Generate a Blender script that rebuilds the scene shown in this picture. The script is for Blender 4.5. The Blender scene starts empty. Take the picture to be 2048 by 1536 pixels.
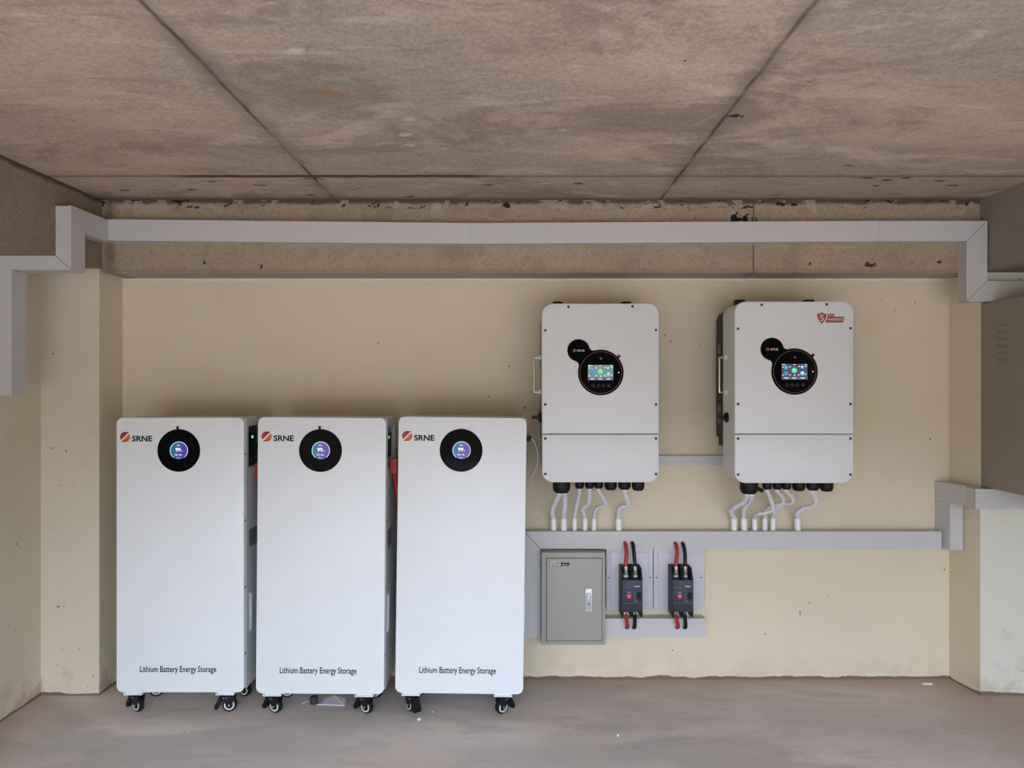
import bpy, bmesh, math, random
from mathutils import Vector, Matrix
random.seed(7)
PI = math.pi
sc = bpy.context.scene
C = sc.collection

# ------------------------------------------------------------------ camera, daylight, exposure
F = 1420.0            # focal length in pixels of the 2048 wide frame
CX, CY, EYE = 1030.0, 770.0, 1.20
cam = bpy.data.objects.new('camera', bpy.data.cameras.new('camera'))
C.objects.link(cam)
cam.location = (0, 0, EYE)
cam.rotation_euler = (PI/2, 0, 0)
cam.data.sensor_width = 36
cam.data.lens = F/2048*36
cam.data.shift_x = -(CX-1024)/2048
cam.data.shift_y = (CY-768)/2048
cam.data.clip_start = 0.05
sc.camera = cam

sc.view_settings.view_transform = 'Standard'
sc.view_settings.look = 'None'
sc.view_settings.gamma = 1
sc.view_settings.use_curve_mapping = False
sc.view_settings.exposure = 0.0

world = bpy.data.worlds.new('daylight')
sc.world = world
world.use_nodes = True
wt = world.node_tree
wt.nodes.clear()
wo = wt.nodes.new('ShaderNodeOutputWorld')
bg = wt.nodes.new('ShaderNodeBackground')
tc = wt.nodes.new('ShaderNodeTexCoord')
sx = wt.nodes.new('ShaderNodeSeparateXYZ')
rp = wt.nodes.new('ShaderNodeValToRGB')
mr = wt.nodes.new('ShaderNodeMapRange')
mr.inputs['From Min'].default_value = -1
wt.links.new(tc.outputs['Generated'], sx.inputs[0])
wt.links.new(sx.outputs['Z'], mr.inputs[0])
wt.links.new(mr.outputs[0], rp.inputs[0])
wt.links.new(rp.outputs[0], bg.inputs[0])
wt.links.new(bg.outputs[0], wo.inputs[0])
els = rp.color_ramp.elements
stops = [(0.0, (0.40, 0.33, 0.26)), (0.485, (0.40, 0.33, 0.26)), (0.50, (0.06, 0.065, 0.045)), (0.565, (0.09, 0.10, 0.065)),
         (0.575, (1.45, 1.66, 2.10)), (0.70, (1.60, 1.86, 2.50)), (1.0, (1.3, 1.6, 2.3))]
els[0].position, els[0].color = stops[0][0], (*stops[0][1], 1)
els[1].position, els[1].color = stops[-1][0], (*stops[-1][1], 1)
for p, c in stops[1:-1]:
    e = els.new(p); e.color = (*c, 1)
bg.inputs[1].default_value = 5.2

# ------------------------------------------------------------------ materials
def srgb(r, g, b):
    f = lambda v: (v/255)/12.92 if v/255 <= 0.04045 else ((v/255+0.055)/1.055)**2.4
    return (f(r), f(g), f(b), 1)

class N:
    """small node writing helper"""
    def __init__(s, name):
        s.m = bpy.data.materials.new(name); s.m.use_nodes = True
        s.t = s.m.node_tree; s.b = s.t.nodes['Principled BSDF']
        s.pos = None
    def node(s, k, **kw):
        n = s.t.nodes.new(k)
        for a, v in kw.items(): setattr(n, a, v)
        return n
    def put(s, inp, v):
        if isinstance(v, bpy.types.NodeSocket): s.t.links.new(v, inp)
        else: inp.default_value = v
    def P(s):
        if s.pos is None: s.pos = s.node('ShaderNodeNewGeometry').outputs['Position']
        return s.pos
    def obj(s): return s.node('ShaderNodeTexCoord').outputs['Object']
    def axis(s, i):
        n = s.node('ShaderNodeSeparateXYZ'); s.put(n.inputs[0], s.P()); return n.outputs[i]
    def math(s, op, a, b=0.0, clamp=False):
        n = s.node('ShaderNodeMath', operation=op, use_clamp=clamp)
        s.put(n.inputs[0], a); s.put(n.inputs[1], b); return n.outputs[0]
    def scaled(s, v, vec):
        n = s.node('ShaderNodeVectorMath', operation='MULTIPLY'); s.put(n.inputs[0], vec); n.inputs[1].default_value = v
        return n.outputs[0]
    def noise(s, scale, detail=4, stretch=(1, 1, 1), vec=None, rough=0.55, dist=0.0):
        n = s.node('ShaderNodeTexNoise')
        s.put(n.inputs['Vector'], s.scaled(stretch, vec or s.P()))
        n.inputs['Scale'].default_value = scale; n.inputs['Detail'].default_value = detail
        n.inputs['Roughness'].default_value = rough; n.inputs['Distortion'].default_value = dist
        return n.outputs['Fac']
    def vor(s, scale, stretch=(1, 1, 1)):
        n = s.node('ShaderNodeTexVoronoi'); s.put(n.inputs['Vector'], s.scaled(stretch, s.P()))
        n.inputs['Scale'].default_value = scale; return n.outputs['Distance']
    def rng(s, v, a, b, c=0.0, d=1.0):
        n = s.node('ShaderNodeMapRange'); n.interpolation_type = 'SMOOTHSTEP'
        s.put(n.inputs[0], v)
        for i, q in zip((1, 2, 3, 4), (a, b, c, d)): n.inputs[i].default_value = q
        return n.outputs[0]
    def mix(s, f, a, b, mode='MIX'):
        n = s.node('ShaderNodeMix', data_type='RGBA', blend_type=mode)
        s.put(n.inputs[0], f); s.put(n.inputs[6], a); s.put(n.inputs[7], b); return n.outputs[2]
    def line(s, ax, at, w, wobble=0.004, wscale=6.0):
        """1 on a wobbly straight line at ax=at, falling to 0 at distance w"""
        nz = s.math('MULTIPLY', s.math('SUBTRACT', s.noise(wscale, 5), 0.5), wobble*2)
        d = s.math('ABSOLUTE', s.math('ADD', s.math('SUBTRACT', s.axis(ax), at), nz))
        return s.rng(d, 0.0, w, 1.0, 0.0)
    def spot(s, x, z, r, ax=(0, 2), sx_=1.0, edge=0.5, scale=60):
        """irregular blotch round one point"""
        a = s.math('MULTIPLY', s.math('SUBTRACT', s.axis(ax[0]), x), 1/sx_)
        b = s.math('SUBTRACT', s.axis(ax[1]), z)
        d = s.math('SQRT', s.math('ADD', s.math('MULTIPLY', a, a), s.math('MULTIPLY', b, b)))
        d = s.math('ADD', d, s.math('MULTIPLY', s.math('SUBTRACT', s.noise(scale, 3), 0.5), r*2.2))
        return s.rng(d, r*edge, r, 1.0, 0.0)
    def out(s, color, rough=0.6, bump=None, dist=0.002, strength=0.6, **kw):
        s.put(s.b.inputs['Base Color'], color); s.put(s.b.inputs['Roughness'], rough)
        for k, v in kw.items(): s.put(s.b.inputs[k.replace('_', ' ')], v)
        if bump is not None:
            n = s.node('ShaderNodeBump'); n.inputs['Distance'].default_value = dist; n.inputs['Strength'].default_value = strength
            s.put(n.inputs['Height'], bump); s.t.links.new(n.outputs[0], s.b.inputs['Normal'])
        return s.m

def simple(name, col, rough=0.5, var=0.04, scale=30, bump=0.0, **kw):
    n = N(name)
    v = n.rng(n.noise(scale, 3, vec=n.obj()), 0.3, 0.7, 1-var, 1+var)
    c = n.mix(1.0, col, n_gray(n, v), 'MULTIPLY')
    return n.out(c, rough, n.noise(scale*12, 2, vec=n.obj()) if bump else None, bump or 0.001, 0.4, **kw)
def n_gray(n, v):
    q = n.node('ShaderNodeCombineXYZ')
    for i in range(3): n.put(q.inputs[i], v)
    return q.outputs[0]
def glow(name, col, s):
    n = N(name); n.b.inputs['Base Color'].default_value = (0.01, 0.01, 0.01, 1)
    n.b.inputs['Emission Color'].default_value = col; n.b.inputs['Emission Strength'].default_value = s
    n.b.inputs['Roughness'].default_value = 0.2
    return n.m

M = {}
M['white_paint'] = simple('white_powder_coat', (0.77, 0.80, 0.785, 1), 0.36, 0.012, 9, 0.0001)
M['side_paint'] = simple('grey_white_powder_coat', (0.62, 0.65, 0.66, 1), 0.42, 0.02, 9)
M['inverter_paint'] = simple('inverter_powder_coat', (0.68, 0.69, 0.665, 1), 0.38, 0.012, 9, 0.0001)
M['trunking'] = simple('white_plastic_trunking', (0.53, 0.515, 0.49, 1), 0.45, 0.015, 4)
M['panel_plastic'] = simple('lid_plastic', (0.56, 0.54, 0.56, 1), 0.45, 0.02, 6)
M['conduit'] = simple('white_conduit', (0.68, 0.66, 0.66, 1), 0.45, 0.03, 20)
M['socket'] = simple('white_socket_plastic', (0.86, 0.85, 0.80, 1), 0.4, 0.02, 20)
M['black_plastic'] = simple('black_plastic', (0.008, 0.008, 0.009, 1), 0.42, 0.1, 40, Specular_IOR_Level=0.22)
M['black_metal'] = simple('black_metal', (0.012, 0.013, 0.016, 1), 0.35, 0.1, 40, Specular_IOR_Level=0.22)
M['heat_sink'] = simple('black_heat_sink', (0.012, 0.011, 0.009, 1), 0.5, 0.15, 40, Specular_IOR_Level=0.25)
M['fan_wire'] = simple('fan_guard_wire', (0.20, 0.19, 0.17, 1), 0.4, 0.1, 40)
M['glass'] = simple('black_glass', (0.003, 0.003, 0.004, 1), 0.06, 0.05, 10, Specular_IOR_Level=0.04)
M['dark_print'] = simple('black_print', (0.008, 0.009, 0.012, 1), 0.6, Specular_IOR_Level=0.2)
M['logo_red'] = simple('logo_red', srgb(165, 30, 40), 0.5)
M['logo_orange'] = simple('logo_orange', srgb(214, 98, 32), 0.5)
M['white_print'] = simple('white_print', (0.66, 0.65, 0.63, 1), 0.5)
M['grey_print'] = simple('grey_print', (0.22, 0.22, 0.23, 1), 0.5)
M['button_grey'] = simple('button_outline_grey', (0.07, 0.07, 0.075, 1), 0.5)
M['ring_orange'] = simple('copper_ring', srgb(112, 60, 42), 0.4)
M['screw'] = simple('dark_screw', (0.035, 0.04, 0.05, 1), 0.35, 0.1, 60, Metallic=0.6)
M['chrome'] = simple('chrome', (0.72, 0.68, 0.60, 1), 0.15, 0.03, 20, Metallic=1.0)
M['steel'] = simple('zinc_steel', (0.62, 0.62, 0.60, 1), 0.3, 0.05, 30, Metallic=0.8)
M['lock_dark'] = simple('lock_handle_grey', (0.42, 0.42, 0.47, 1), 0.35, 0.03, 30, Metallic=0.2)
M['lock'] = simple('lock_metal', (0.62, 0.63, 0.66, 1), 0.3, 0.03, 30, Metallic=0.3)
M['enclosure'] = simple('grey_enclosure_paint', (0.33, 0.32, 0.27, 1), 0.5, 0.02, 8, 0.0002)
M['gap'] = simple('dark_gap', (0.02, 0.022, 0.02, 1), 0.7)
M['cabinet'] = simple('beige_cabinet_paint', (0.27, 0.235, 0.185, 1), 0.55, 0.04, 5)
M['breaker'] = simple('breaker_plastic', (0.022, 0.025, 0.038, 1), 0.5, 0.06, 30)
M['breaker_dark'] = simple('breaker_side_plastic', (0.010, 0.011, 0.013, 1), 0.45, 0.06, 30, Specular_IOR_Level=0.22)
M['blue_label'] = simple('blue_label', srgb(30, 80, 160), 0.4)
M['red_button'] = simple('red_button', srgb(200, 50, 60), 0.35)
M['red_cable'] = simple('red_cable', srgb(176, 30, 38), 0.4, 0.08, 40)
M['black_cable'] = simple('black_cable', (0.012, 0.014, 0.014, 1), 0.4, 0.1, 40, Specular_IOR_Level=0.22)
M['orange_cable'] = simple('orange_cable', srgb(190, 52, 16), 0.5, 0.08, 40)
M['grey_wire'] = simple('pale_wire', (0.62, 0.62, 0.58, 1), 0.4)
M['tyre'] = simple('black_tyre', (0.012, 0.012, 0.012, 1), 0.5, Specular_IOR_Level=0.22)
M['hub'] = simple('white_wheel_ring', (0.66, 0.66, 0.64, 1), 0.4)
M['rubber'] = simple('dark_rubber', (0.03, 0.032, 0.036, 1), 0.75, 0.2, 60)
M['crumb'] = simple('plaster_crumb', (0.72, 0.68, 0.58, 1), 0.9, 0.1, 80)
M['sticker'] = simple('sticker_brown_red', srgb(150, 66, 46), 0.4)
M['side_label'] = simple('grey_label', (0.16, 0.19, 0.22, 1), 0.5, 0.2, 90)
M['film'] = simple('clear_film', (0.75, 0.75, 0.80, 1), 0.15, 0.02, 20, Alpha=0.35)
M['green_led'] = glow('green_led', (0.05, 1.0, 0.25, 1), 1.3)
M['white_led'] = glow('white_led', (0.9, 1.0, 0.95, 1), 1.2)
M['scr_white'] = glow('screen_white', (0.85, 0.93, 1.0, 1), 1.1)
M['scr_cyan'] = glow('screen_cyan', (0.12, 0.55, 0.85, 1), 0.9)
M['scr_blue'] = glow('screen_blue', (0.06, 0.25, 0.65, 1), 0.9)
M['scr_green'] = glow('screen_green', (0.10, 0.80, 0.60, 1), 0.9)
M['scr_bg'] = glow('screen_background', (0.055, 0.06, 0.10, 1), 0.9)
M['scr_bg_glare'] = glow('screen_background_glare', (0.20, 0.29, 0.24, 1), 0.9)  # left inverter's screen, reflected glare put into its glow colour
M['scr_bar'] = glow('screen_bar', (0.10, 0.10, 0.20, 1), 0.9)

def screen_gradient(name, c1, c2, s, r=0.035):
    n = N(name)
    sp = n.node('ShaderNodeSeparateXYZ'); n.put(sp.inputs[0], n.obj())
    f = n.rng(sp.outputs[0], -r, r)
    n.put(n.b.inputs['Emission Color'], n.mix(f, c1, c2)); n.b.inputs['Emission Strength'].default_value = s
    n.b.inputs['Base Color'].default_value = (0.01, 0.01, 0.01, 1); n.b.inputs['Roughness'].default_value = 0.1
    return n.m
M['dial'] = screen_gradient('dial_screen', (0.010, 0.13, 0.30, 1), (0.085, 0.035, 0.38, 1), 0.85)
M['dial_ring'] = screen_gradient('dial_ring', (0.25, 0.80, 0.95, 1), (0.62, 0.42, 0.95, 1), 1.15)

def cream_wall(name, base=(0.70, 0.605, 0.42, 1), lip=1.625, chips=0.0, dirt_=0.2):
    n = N(name)
    c = n.mix(n.rng(n.noise(1.6, 5), 0.35, 0.7), base, tuple(v*0.94 for v in base[:3])+(1,))
    c = n.mix(n.math('MULTIPLY', n.rng(n.noise(5, 6), 0.55, 0.75), 0.25), c, (0.60, 0.47, 0.33, 1))
    # paint specks and chips
    sp = n.math('MULTIPLY', n.rng(n.vor(9), 0.03, 0.045, 1, 0), n.rng(n.noise(2.3, 2), 0.56-chips, 0.60-chips))
    sp2 = n.math('MULTIPLY', n.rng(n.vor(24), 0.05, 0.075, 1, 0), n.rng(n.noise(3.3, 2), 0.60-chips, 0.64-chips))
    c = n.mix(n.math('MULTIPLY', n.math('MAXIMUM', sp, sp2), 0.8), c, (0.16, 0.10, 0.06, 1))
    z = n.axis(2)
    zz = n.math('ADD', z, n.math('MULTIPLY', n.math('SUBTRACT', n.noise(9, 6, (1, 1, 0.2)), 0.5), 0.035))
    # ragged end of the paint near the floor, white plaster lip under the beam
    zt = n.math('ADD', z, n.math('MULTIPLY', n.math('SUBTRACT', n.noise(12, 5, (1, 1, 0.3)), 0.5), 0.02))
    c = n.mix(n.rng(zt, lip, lip+0.003), c, (0.72, 0.68, 0.60, 1))
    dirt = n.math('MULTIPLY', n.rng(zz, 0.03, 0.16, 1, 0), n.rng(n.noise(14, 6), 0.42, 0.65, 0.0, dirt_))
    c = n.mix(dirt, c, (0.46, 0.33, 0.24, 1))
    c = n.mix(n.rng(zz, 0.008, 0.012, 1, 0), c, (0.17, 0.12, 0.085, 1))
    h = n.math('ADD', n.math('MULTIPLY', n.noise(3, 4), 2.0), n.math('MULTIPLY', n.noise(90, 3), 0.25))
    return n, c, h
n, c, h = cream_wall('cream_wall_paint')
for (px, py, r, s_) in ((757, 686, 0.0035, 1), (244, 711, 0.006, 0.5), (1619, 1206, 0.006, 0.8), (1600, 1228, 0.012, 0.3), (1530, 1268, 0.004, 1), (1655, 1193, 0.003, 1), (1743, 852, 0.004, 1), (1861, 878, 0.005, 1), (1889, 1139, 0.004, 1.2), (1050, 816, 0.005, 1), (978, 793, 0.004, 1), (1329, 671, 0.004, 1), (1400, 689, 0.004, 1), (1830, 605, 0.004, 1), (1802, 603, 0.003, 1), (1790, 620, 0.003, 1), (1270, 1322, 0.003, 1), (1345, 1300, 0.004, 1)):
    c = n.mix(n.math('MULTIPLY', n.spot((px-CX)*2.9/F, EYE-(py-CY)*2.9/F, r, (0, 2), s_), 0.8), c, (0.10, 0.065, 0.04, 1))
M['wall'] = n.out(c, 0.75, h, 0.006, 0.35)
n, c, h = cream_wall('cream_wall_paint_left', (0.67, 0.59, 0.43, 1), 1.66, 0.10, 0.8)
cr = n.math('MULTIPLY', n.line(2, 0.70, 0.003, 0.02, 7), n.rng(n.axis(1), 2.5, 2.56, 1, 0))
c = n.mix(cr, c, (0.25, 0.18, 0.12, 1)); 
for (px, py, r, s_) in ((105, 896, 0.004, 1), (112, 895, 0.003, 1), (132, 903, 0.004, 1), (116, 1213, 0.006, 1.4), (128, 1212, 0.003, 1), (146, 968, 0.003, 1), (118, 972, 0.004, 0.6), (186, 1352, 0.006, 0.6), (118, 1015, 0.004, 0.7), (160, 1290, 0.003, 1)):
    c = n.mix(n.math('MULTIPLY', n.spot((px-CX)*2.745/F, EYE-(py-CY)*2.745/F, r, (0, 2), s_), 0.75), c, (0.13, 0.08, 0.05, 1))
M['wall_left'] = n.out(c, 0.75, h, 0.008, 0.4)
n, c, h = cream_wall('lit_pier_paint', (0.66, 0.65, 0.53, 1), 1.66, 0.14, 0.5); M['pier'] = n.out(c, 0.75, h, 0.006, 0.4)  # wall cream made paler and greener, the pier front's light painted in

def concrete(name, a, b, d):
    n = N(name)
    c = n.mix(n.rng(n.noise(1.3, 9, (0.6, 1.3, 1), rough=0.66, dist=0.5), 0.40, 0.60), a, b)
    c = n.mix(n.math('MULTIPLY', n.rng(n.noise(0.8, 6, (0.8, 1.2, 1), rough=0.6), 0.46, 0.60), 0.8), c, d)
    c = n.mix(n.math('MULTIPLY', n.rng(n.noise(1.9, 9, (0.75, 1.25, 1), rough=0.70, dist=0.7), 0.48, 0.60), 0.65), c, (0.24, 0.18, 0.135, 1))
    c = n.mix(n.math('MULTIPLY', n.rng(n.noise(3.2, 9, (0.6, 1.5, 1), rough=0.66, dist=1.2), 0.52, 0.68), 0.50), c, (0.70, 0.56, 0.44, 1))
    c = n.mix(n.math('MULTIPLY', n.rng(n.noise(7, 9, (0.55, 1.6, 1), rough=0.75, dist=0.6), 0.54, 0.68), 0.45), c, (0.21, 0.17, 0.13, 1))
    c = n.mix(n.math('MULTIPLY', n.rng(n.noise(16, 8, (0.35, 1.9, 1), rough=0.70, dist=1.3), 0.58, 0.72), 0.45), c, (0.74, 0.62, 0.50, 1))
    g = n.rng(n.noise(90, 5, rough=0.75), 0.32, 0.68, 0.84, 1.16)
    g = n.math('MULTIPLY', g, n.rng(n.noise(260, 3, rough=0.7), 0.35, 0.65, 0.90, 1.10))
    return n, n.mix(1.0, c, n_gray(n, g), 'MULTIPLY')
n, c = concrete('ceiling_concrete', (0.54, 0.39, 0.285, 1), (0.42, 0.32, 0.235, 1), (0.37, 0.315, 0.235, 1))
dark = (0.06, 0.048, 0.036, 1)
for at in (-0.695, 0.560):
    soft = n.math('MULTIPLY', n.line(0, at, 0.055, 0.014, 5), n.rng(n.noise(3, 5), 0.35, 0.65, 0.15, 0.8))
    c = n.mix(soft, c, (0.19, 0.155, 0.12, 1))
    c = n.mix(n.math('MULTIPLY', n.line(0, at, 0.010, 0.008, 9), n.rng(n.noise(5, 4), 0.35, 0.6, 0.3, 1.0)), c, dark)
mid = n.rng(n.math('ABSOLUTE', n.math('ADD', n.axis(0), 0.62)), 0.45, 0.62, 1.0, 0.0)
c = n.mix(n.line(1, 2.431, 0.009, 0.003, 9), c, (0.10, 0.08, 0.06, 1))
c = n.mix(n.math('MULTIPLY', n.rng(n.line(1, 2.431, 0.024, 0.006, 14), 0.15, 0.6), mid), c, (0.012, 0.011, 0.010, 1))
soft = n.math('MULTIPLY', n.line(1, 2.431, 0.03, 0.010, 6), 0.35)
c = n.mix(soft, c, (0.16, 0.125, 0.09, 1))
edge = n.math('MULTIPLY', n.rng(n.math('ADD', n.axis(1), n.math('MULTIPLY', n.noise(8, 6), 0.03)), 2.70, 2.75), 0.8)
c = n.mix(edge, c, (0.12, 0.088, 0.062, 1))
holes = n.math('MULTIPLY', n.rng(n.noise(14, 4, (0.7, 2.4, 1), rough=0.6), 0.655, 0.665), n.math('MULTIPLY', n.rng(n.axis(1), 2.40, 2.45), n.rng(n.noise(1.3, 2), 0.46, 0.52)))
c = n.mix(holes, c, (0.02, 0.017, 0.014, 1))
def cpos(px, py): d = (ZC_-EYE)*F/(CY-py); return ((px-CX)*d/F, d)
ZC_ = 1.915
for (px, py, r, s_) in ((1468, 231, 0.014, 1.3), (1485, 233, 0.006, 1.5), (1698, 331, 0.006, 3), (1370, 122, 0.005, 1.5), (1812, 356, 0.009, 2.5), (1775, 360, 0.010, 2.6), (1752, 372, 0.008, 2), (1880, 362, 0.007, 3), (1905, 371, 0.009, 2.5), (1157, 367, 0.010, 2.2), (975, 370, 0.007, 4)):
    c = n.mix(n.spot(*cpos(px, py), r, (0, 1), s_), c, (0.02, 0.015, 0.012, 1))
for (px, py, r, s_) in ((816, 238, 0.018, 1.6), (808, 270, 0.022, 1.5), (820, 290, 0.014, 2.0), (888, 298, 0.014, 1.8), (1126, 261, 0.008, 2.5), (590, 103, 0.020, 1.8)):
    c = n.mix(n.math('MULTIPLY', n.spot(*cpos(px, py), r, (0, 1), s_, 0.2, 34), 0.6), c, (0.74, 0.62, 0.50, 1))
c = n.mix(n.math('MULTIPLY', n.spot(*cpos(665, 188), 0.028, (0, 1), 1.7), 0.7), c, (0.33, 0.17, 0.07, 1))
h = n.math('ADD', n.math('MULTIPLY', n.noise(4, 6), 1.0), n.math('MULTIPLY', n.noise(60, 4), 0.3))
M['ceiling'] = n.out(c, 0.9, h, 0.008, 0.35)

def beam_mat(name, a, b, d, face=True):
    n = N(name)
    c = n.mix(n.rng(n.noise(3, 5), 0.35, 0.65), a, b)
    c = n.mix(n.math('MULTIPLY', n.rng(n.noise(1.4, 4), 0.5, 0.7), 0.6), c, d)
    c = n.mix(n.math('MULTIPLY', n.rng(n.noise(85, 6, rough=0.72), 0.44, 0.66), 0.38), c, (0.15, 0.105, 0.065, 1))
    c = n.mix(n.math('MULTIPLY', n.rng(n.noise(48, 7, rough=0.74), 0.54, 0.72), 0.35), c, (0.50, 0.39, 0.27, 1))
    c = n.mix(n.math('MULTIPLY', n.rng(n.noise(7, 7, rough=0.7), 0.52, 0.66), 0.45), c, (0.22, 0.165, 0.10, 1))
    c = n.mix(n.math('MULTIPLY', n.rng(n.vor(26), 0.04, 0.07, 1, 0), n.rng(n.noise(4, 2), 0.54, 0.6)), c, (0.04, 0.03, 0.02, 1))
    z = n.axis(2)
    zz = n.math('ADD', z, n.math('MULTIPLY', n.math('SUBTRACT', n.noise(11, 6), 0.5), 0.03))
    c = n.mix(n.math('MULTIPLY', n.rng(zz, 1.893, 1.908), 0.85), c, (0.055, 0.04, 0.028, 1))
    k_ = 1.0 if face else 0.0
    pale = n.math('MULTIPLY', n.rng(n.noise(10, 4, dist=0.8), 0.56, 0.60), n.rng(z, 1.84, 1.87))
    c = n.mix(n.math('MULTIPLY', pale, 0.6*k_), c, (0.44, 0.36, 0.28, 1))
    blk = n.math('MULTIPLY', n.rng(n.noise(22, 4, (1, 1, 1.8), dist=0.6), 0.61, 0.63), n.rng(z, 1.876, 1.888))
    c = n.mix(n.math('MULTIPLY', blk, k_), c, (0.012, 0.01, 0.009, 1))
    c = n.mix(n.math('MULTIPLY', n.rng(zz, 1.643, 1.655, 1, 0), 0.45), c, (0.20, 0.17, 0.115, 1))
    c = n.mix(n.math('MULTIPLY', n.rng(z, 1.6355, 1.6365, 1, 0), 0.8), c, (0.42, 0.36, 0.27, 1))  # underside painted lighter to offset the shade of facing down
    if face:
        c = n.mix(n.math('MULTIPLY', n.line(0, 0.922, 0.006, 0.003, 9), 0.75), c, (0.06, 0.045, 0.03, 1))
        c = n.mix(n.math('MULTIPLY', n.line(0, -1.565, 0.03, 0.006, 9), 0.55), c, (0.13, 0.10, 0.07, 1))
        for x in (0.855, 0.905):
            ring = n.math('MULTIPLY', n.spot(x, 1.842, 0.027, (0, 2), 1.0, 0.8, 40), n.rng(n.noise(45, 3), 0.56, 0.50))
            c = n.mix(ring, c, (0.008, 0.01, 0.011, 1))
        for (x, z_, r, s_) in ((-0.98, 1.66, 0.012, 0.5), (1.14, 1.668, 0.007, 1), (1.375, 1.663, 0.012, 2.2), (1.64, 1.675, 0.008, 1.5), (-1.20, 1.673, 0.010, 0.6)):
            c = n.mix(n.spot(x, z_, r, (0, 2), s_), c, (0.045, 0.03, 0.018, 1))
    h = n.math('ADD', n.noise(9, 5), n.math('MULTIPLY', n.noise(80, 4, rough=0.7), 0.7))
    return n.out(c, 0.95, h, 0.006, 0.7)
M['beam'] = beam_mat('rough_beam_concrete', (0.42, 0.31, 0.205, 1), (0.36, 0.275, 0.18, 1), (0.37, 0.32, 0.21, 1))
M['beam_left'] = beam_mat('brown_beam_concrete', (0.32, 0.24, 0.17, 1), (0.26, 0.205, 0.15, 1), (0.29, 0.21, 0.16, 1), False)
n = N('smooth_beam_plaster')
c = n.mix(n.rng(n.noise(2, 5), 0.35, 0.65), (0.30, 0.25, 0.215, 1), (0.25, 0.215, 0.18, 1))
M['beam_right'] = n.out(c, 0.85, n.noise(20, 5), 0.003, 0.3)

n = N('cement_floor')
c = n.mix(n.rng(n.noise(1.3, 6, (0.6, 1.3, 1)), 0.35, 0.65), (0.70, 0.61, 0.525, 1), (0.51, 0.46, 0.41, 1))
c = n.mix(n.math('MULTIPLY', n.rng(n.noise(2.0, 5, (0.7, 1.5, 1)), 0.5, 0.75), 0.6), c, (0.66, 0.50, 0.40, 1))
c = n.mix(n.math('MULTIPLY', n.rng(n.noise(1.7, 7, (0.6, 1.5, 1), rough=0.6, dist=0.6), 0.48, 0.60), 0.6), c, (0.42, 0.385, 0.355, 1))
c = n.mix(n.math('MULTIPLY', n.rng(n.noise(8, 8, (0.6, 1.6, 1), rough=0.68), 0.5, 0.72), 0.5), c, (0.38, 0.34, 0.305, 1))
c = n.mix(n.math('MULTIPLY', n.rng(n.vor(26), 0.03, 0.05, 1, 0), n.rng(n.noise(2.2, 2), 0.54, 0.58)), c, (0.78, 0.74, 0.66, 1))
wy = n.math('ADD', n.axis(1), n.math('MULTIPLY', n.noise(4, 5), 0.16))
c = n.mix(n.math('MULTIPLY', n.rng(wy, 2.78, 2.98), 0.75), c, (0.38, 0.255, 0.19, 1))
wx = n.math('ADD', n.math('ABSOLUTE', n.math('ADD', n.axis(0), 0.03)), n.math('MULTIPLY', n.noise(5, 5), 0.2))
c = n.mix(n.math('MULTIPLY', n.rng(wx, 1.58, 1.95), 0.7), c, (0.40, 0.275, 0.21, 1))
g = n.rng(n.noise(150, 3), 0.3, 0.7, 0.93, 1.07)
c = n.mix(1.0, c, n_gray(n, g), 'MULTIPLY')
M['floor'] = n.out(c, 0.62, n.math('ADD', n.noise(3, 5), n.math('MULTIPLY', n.noise(70, 4), 0.2)), 0.006, 0.35)

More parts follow.
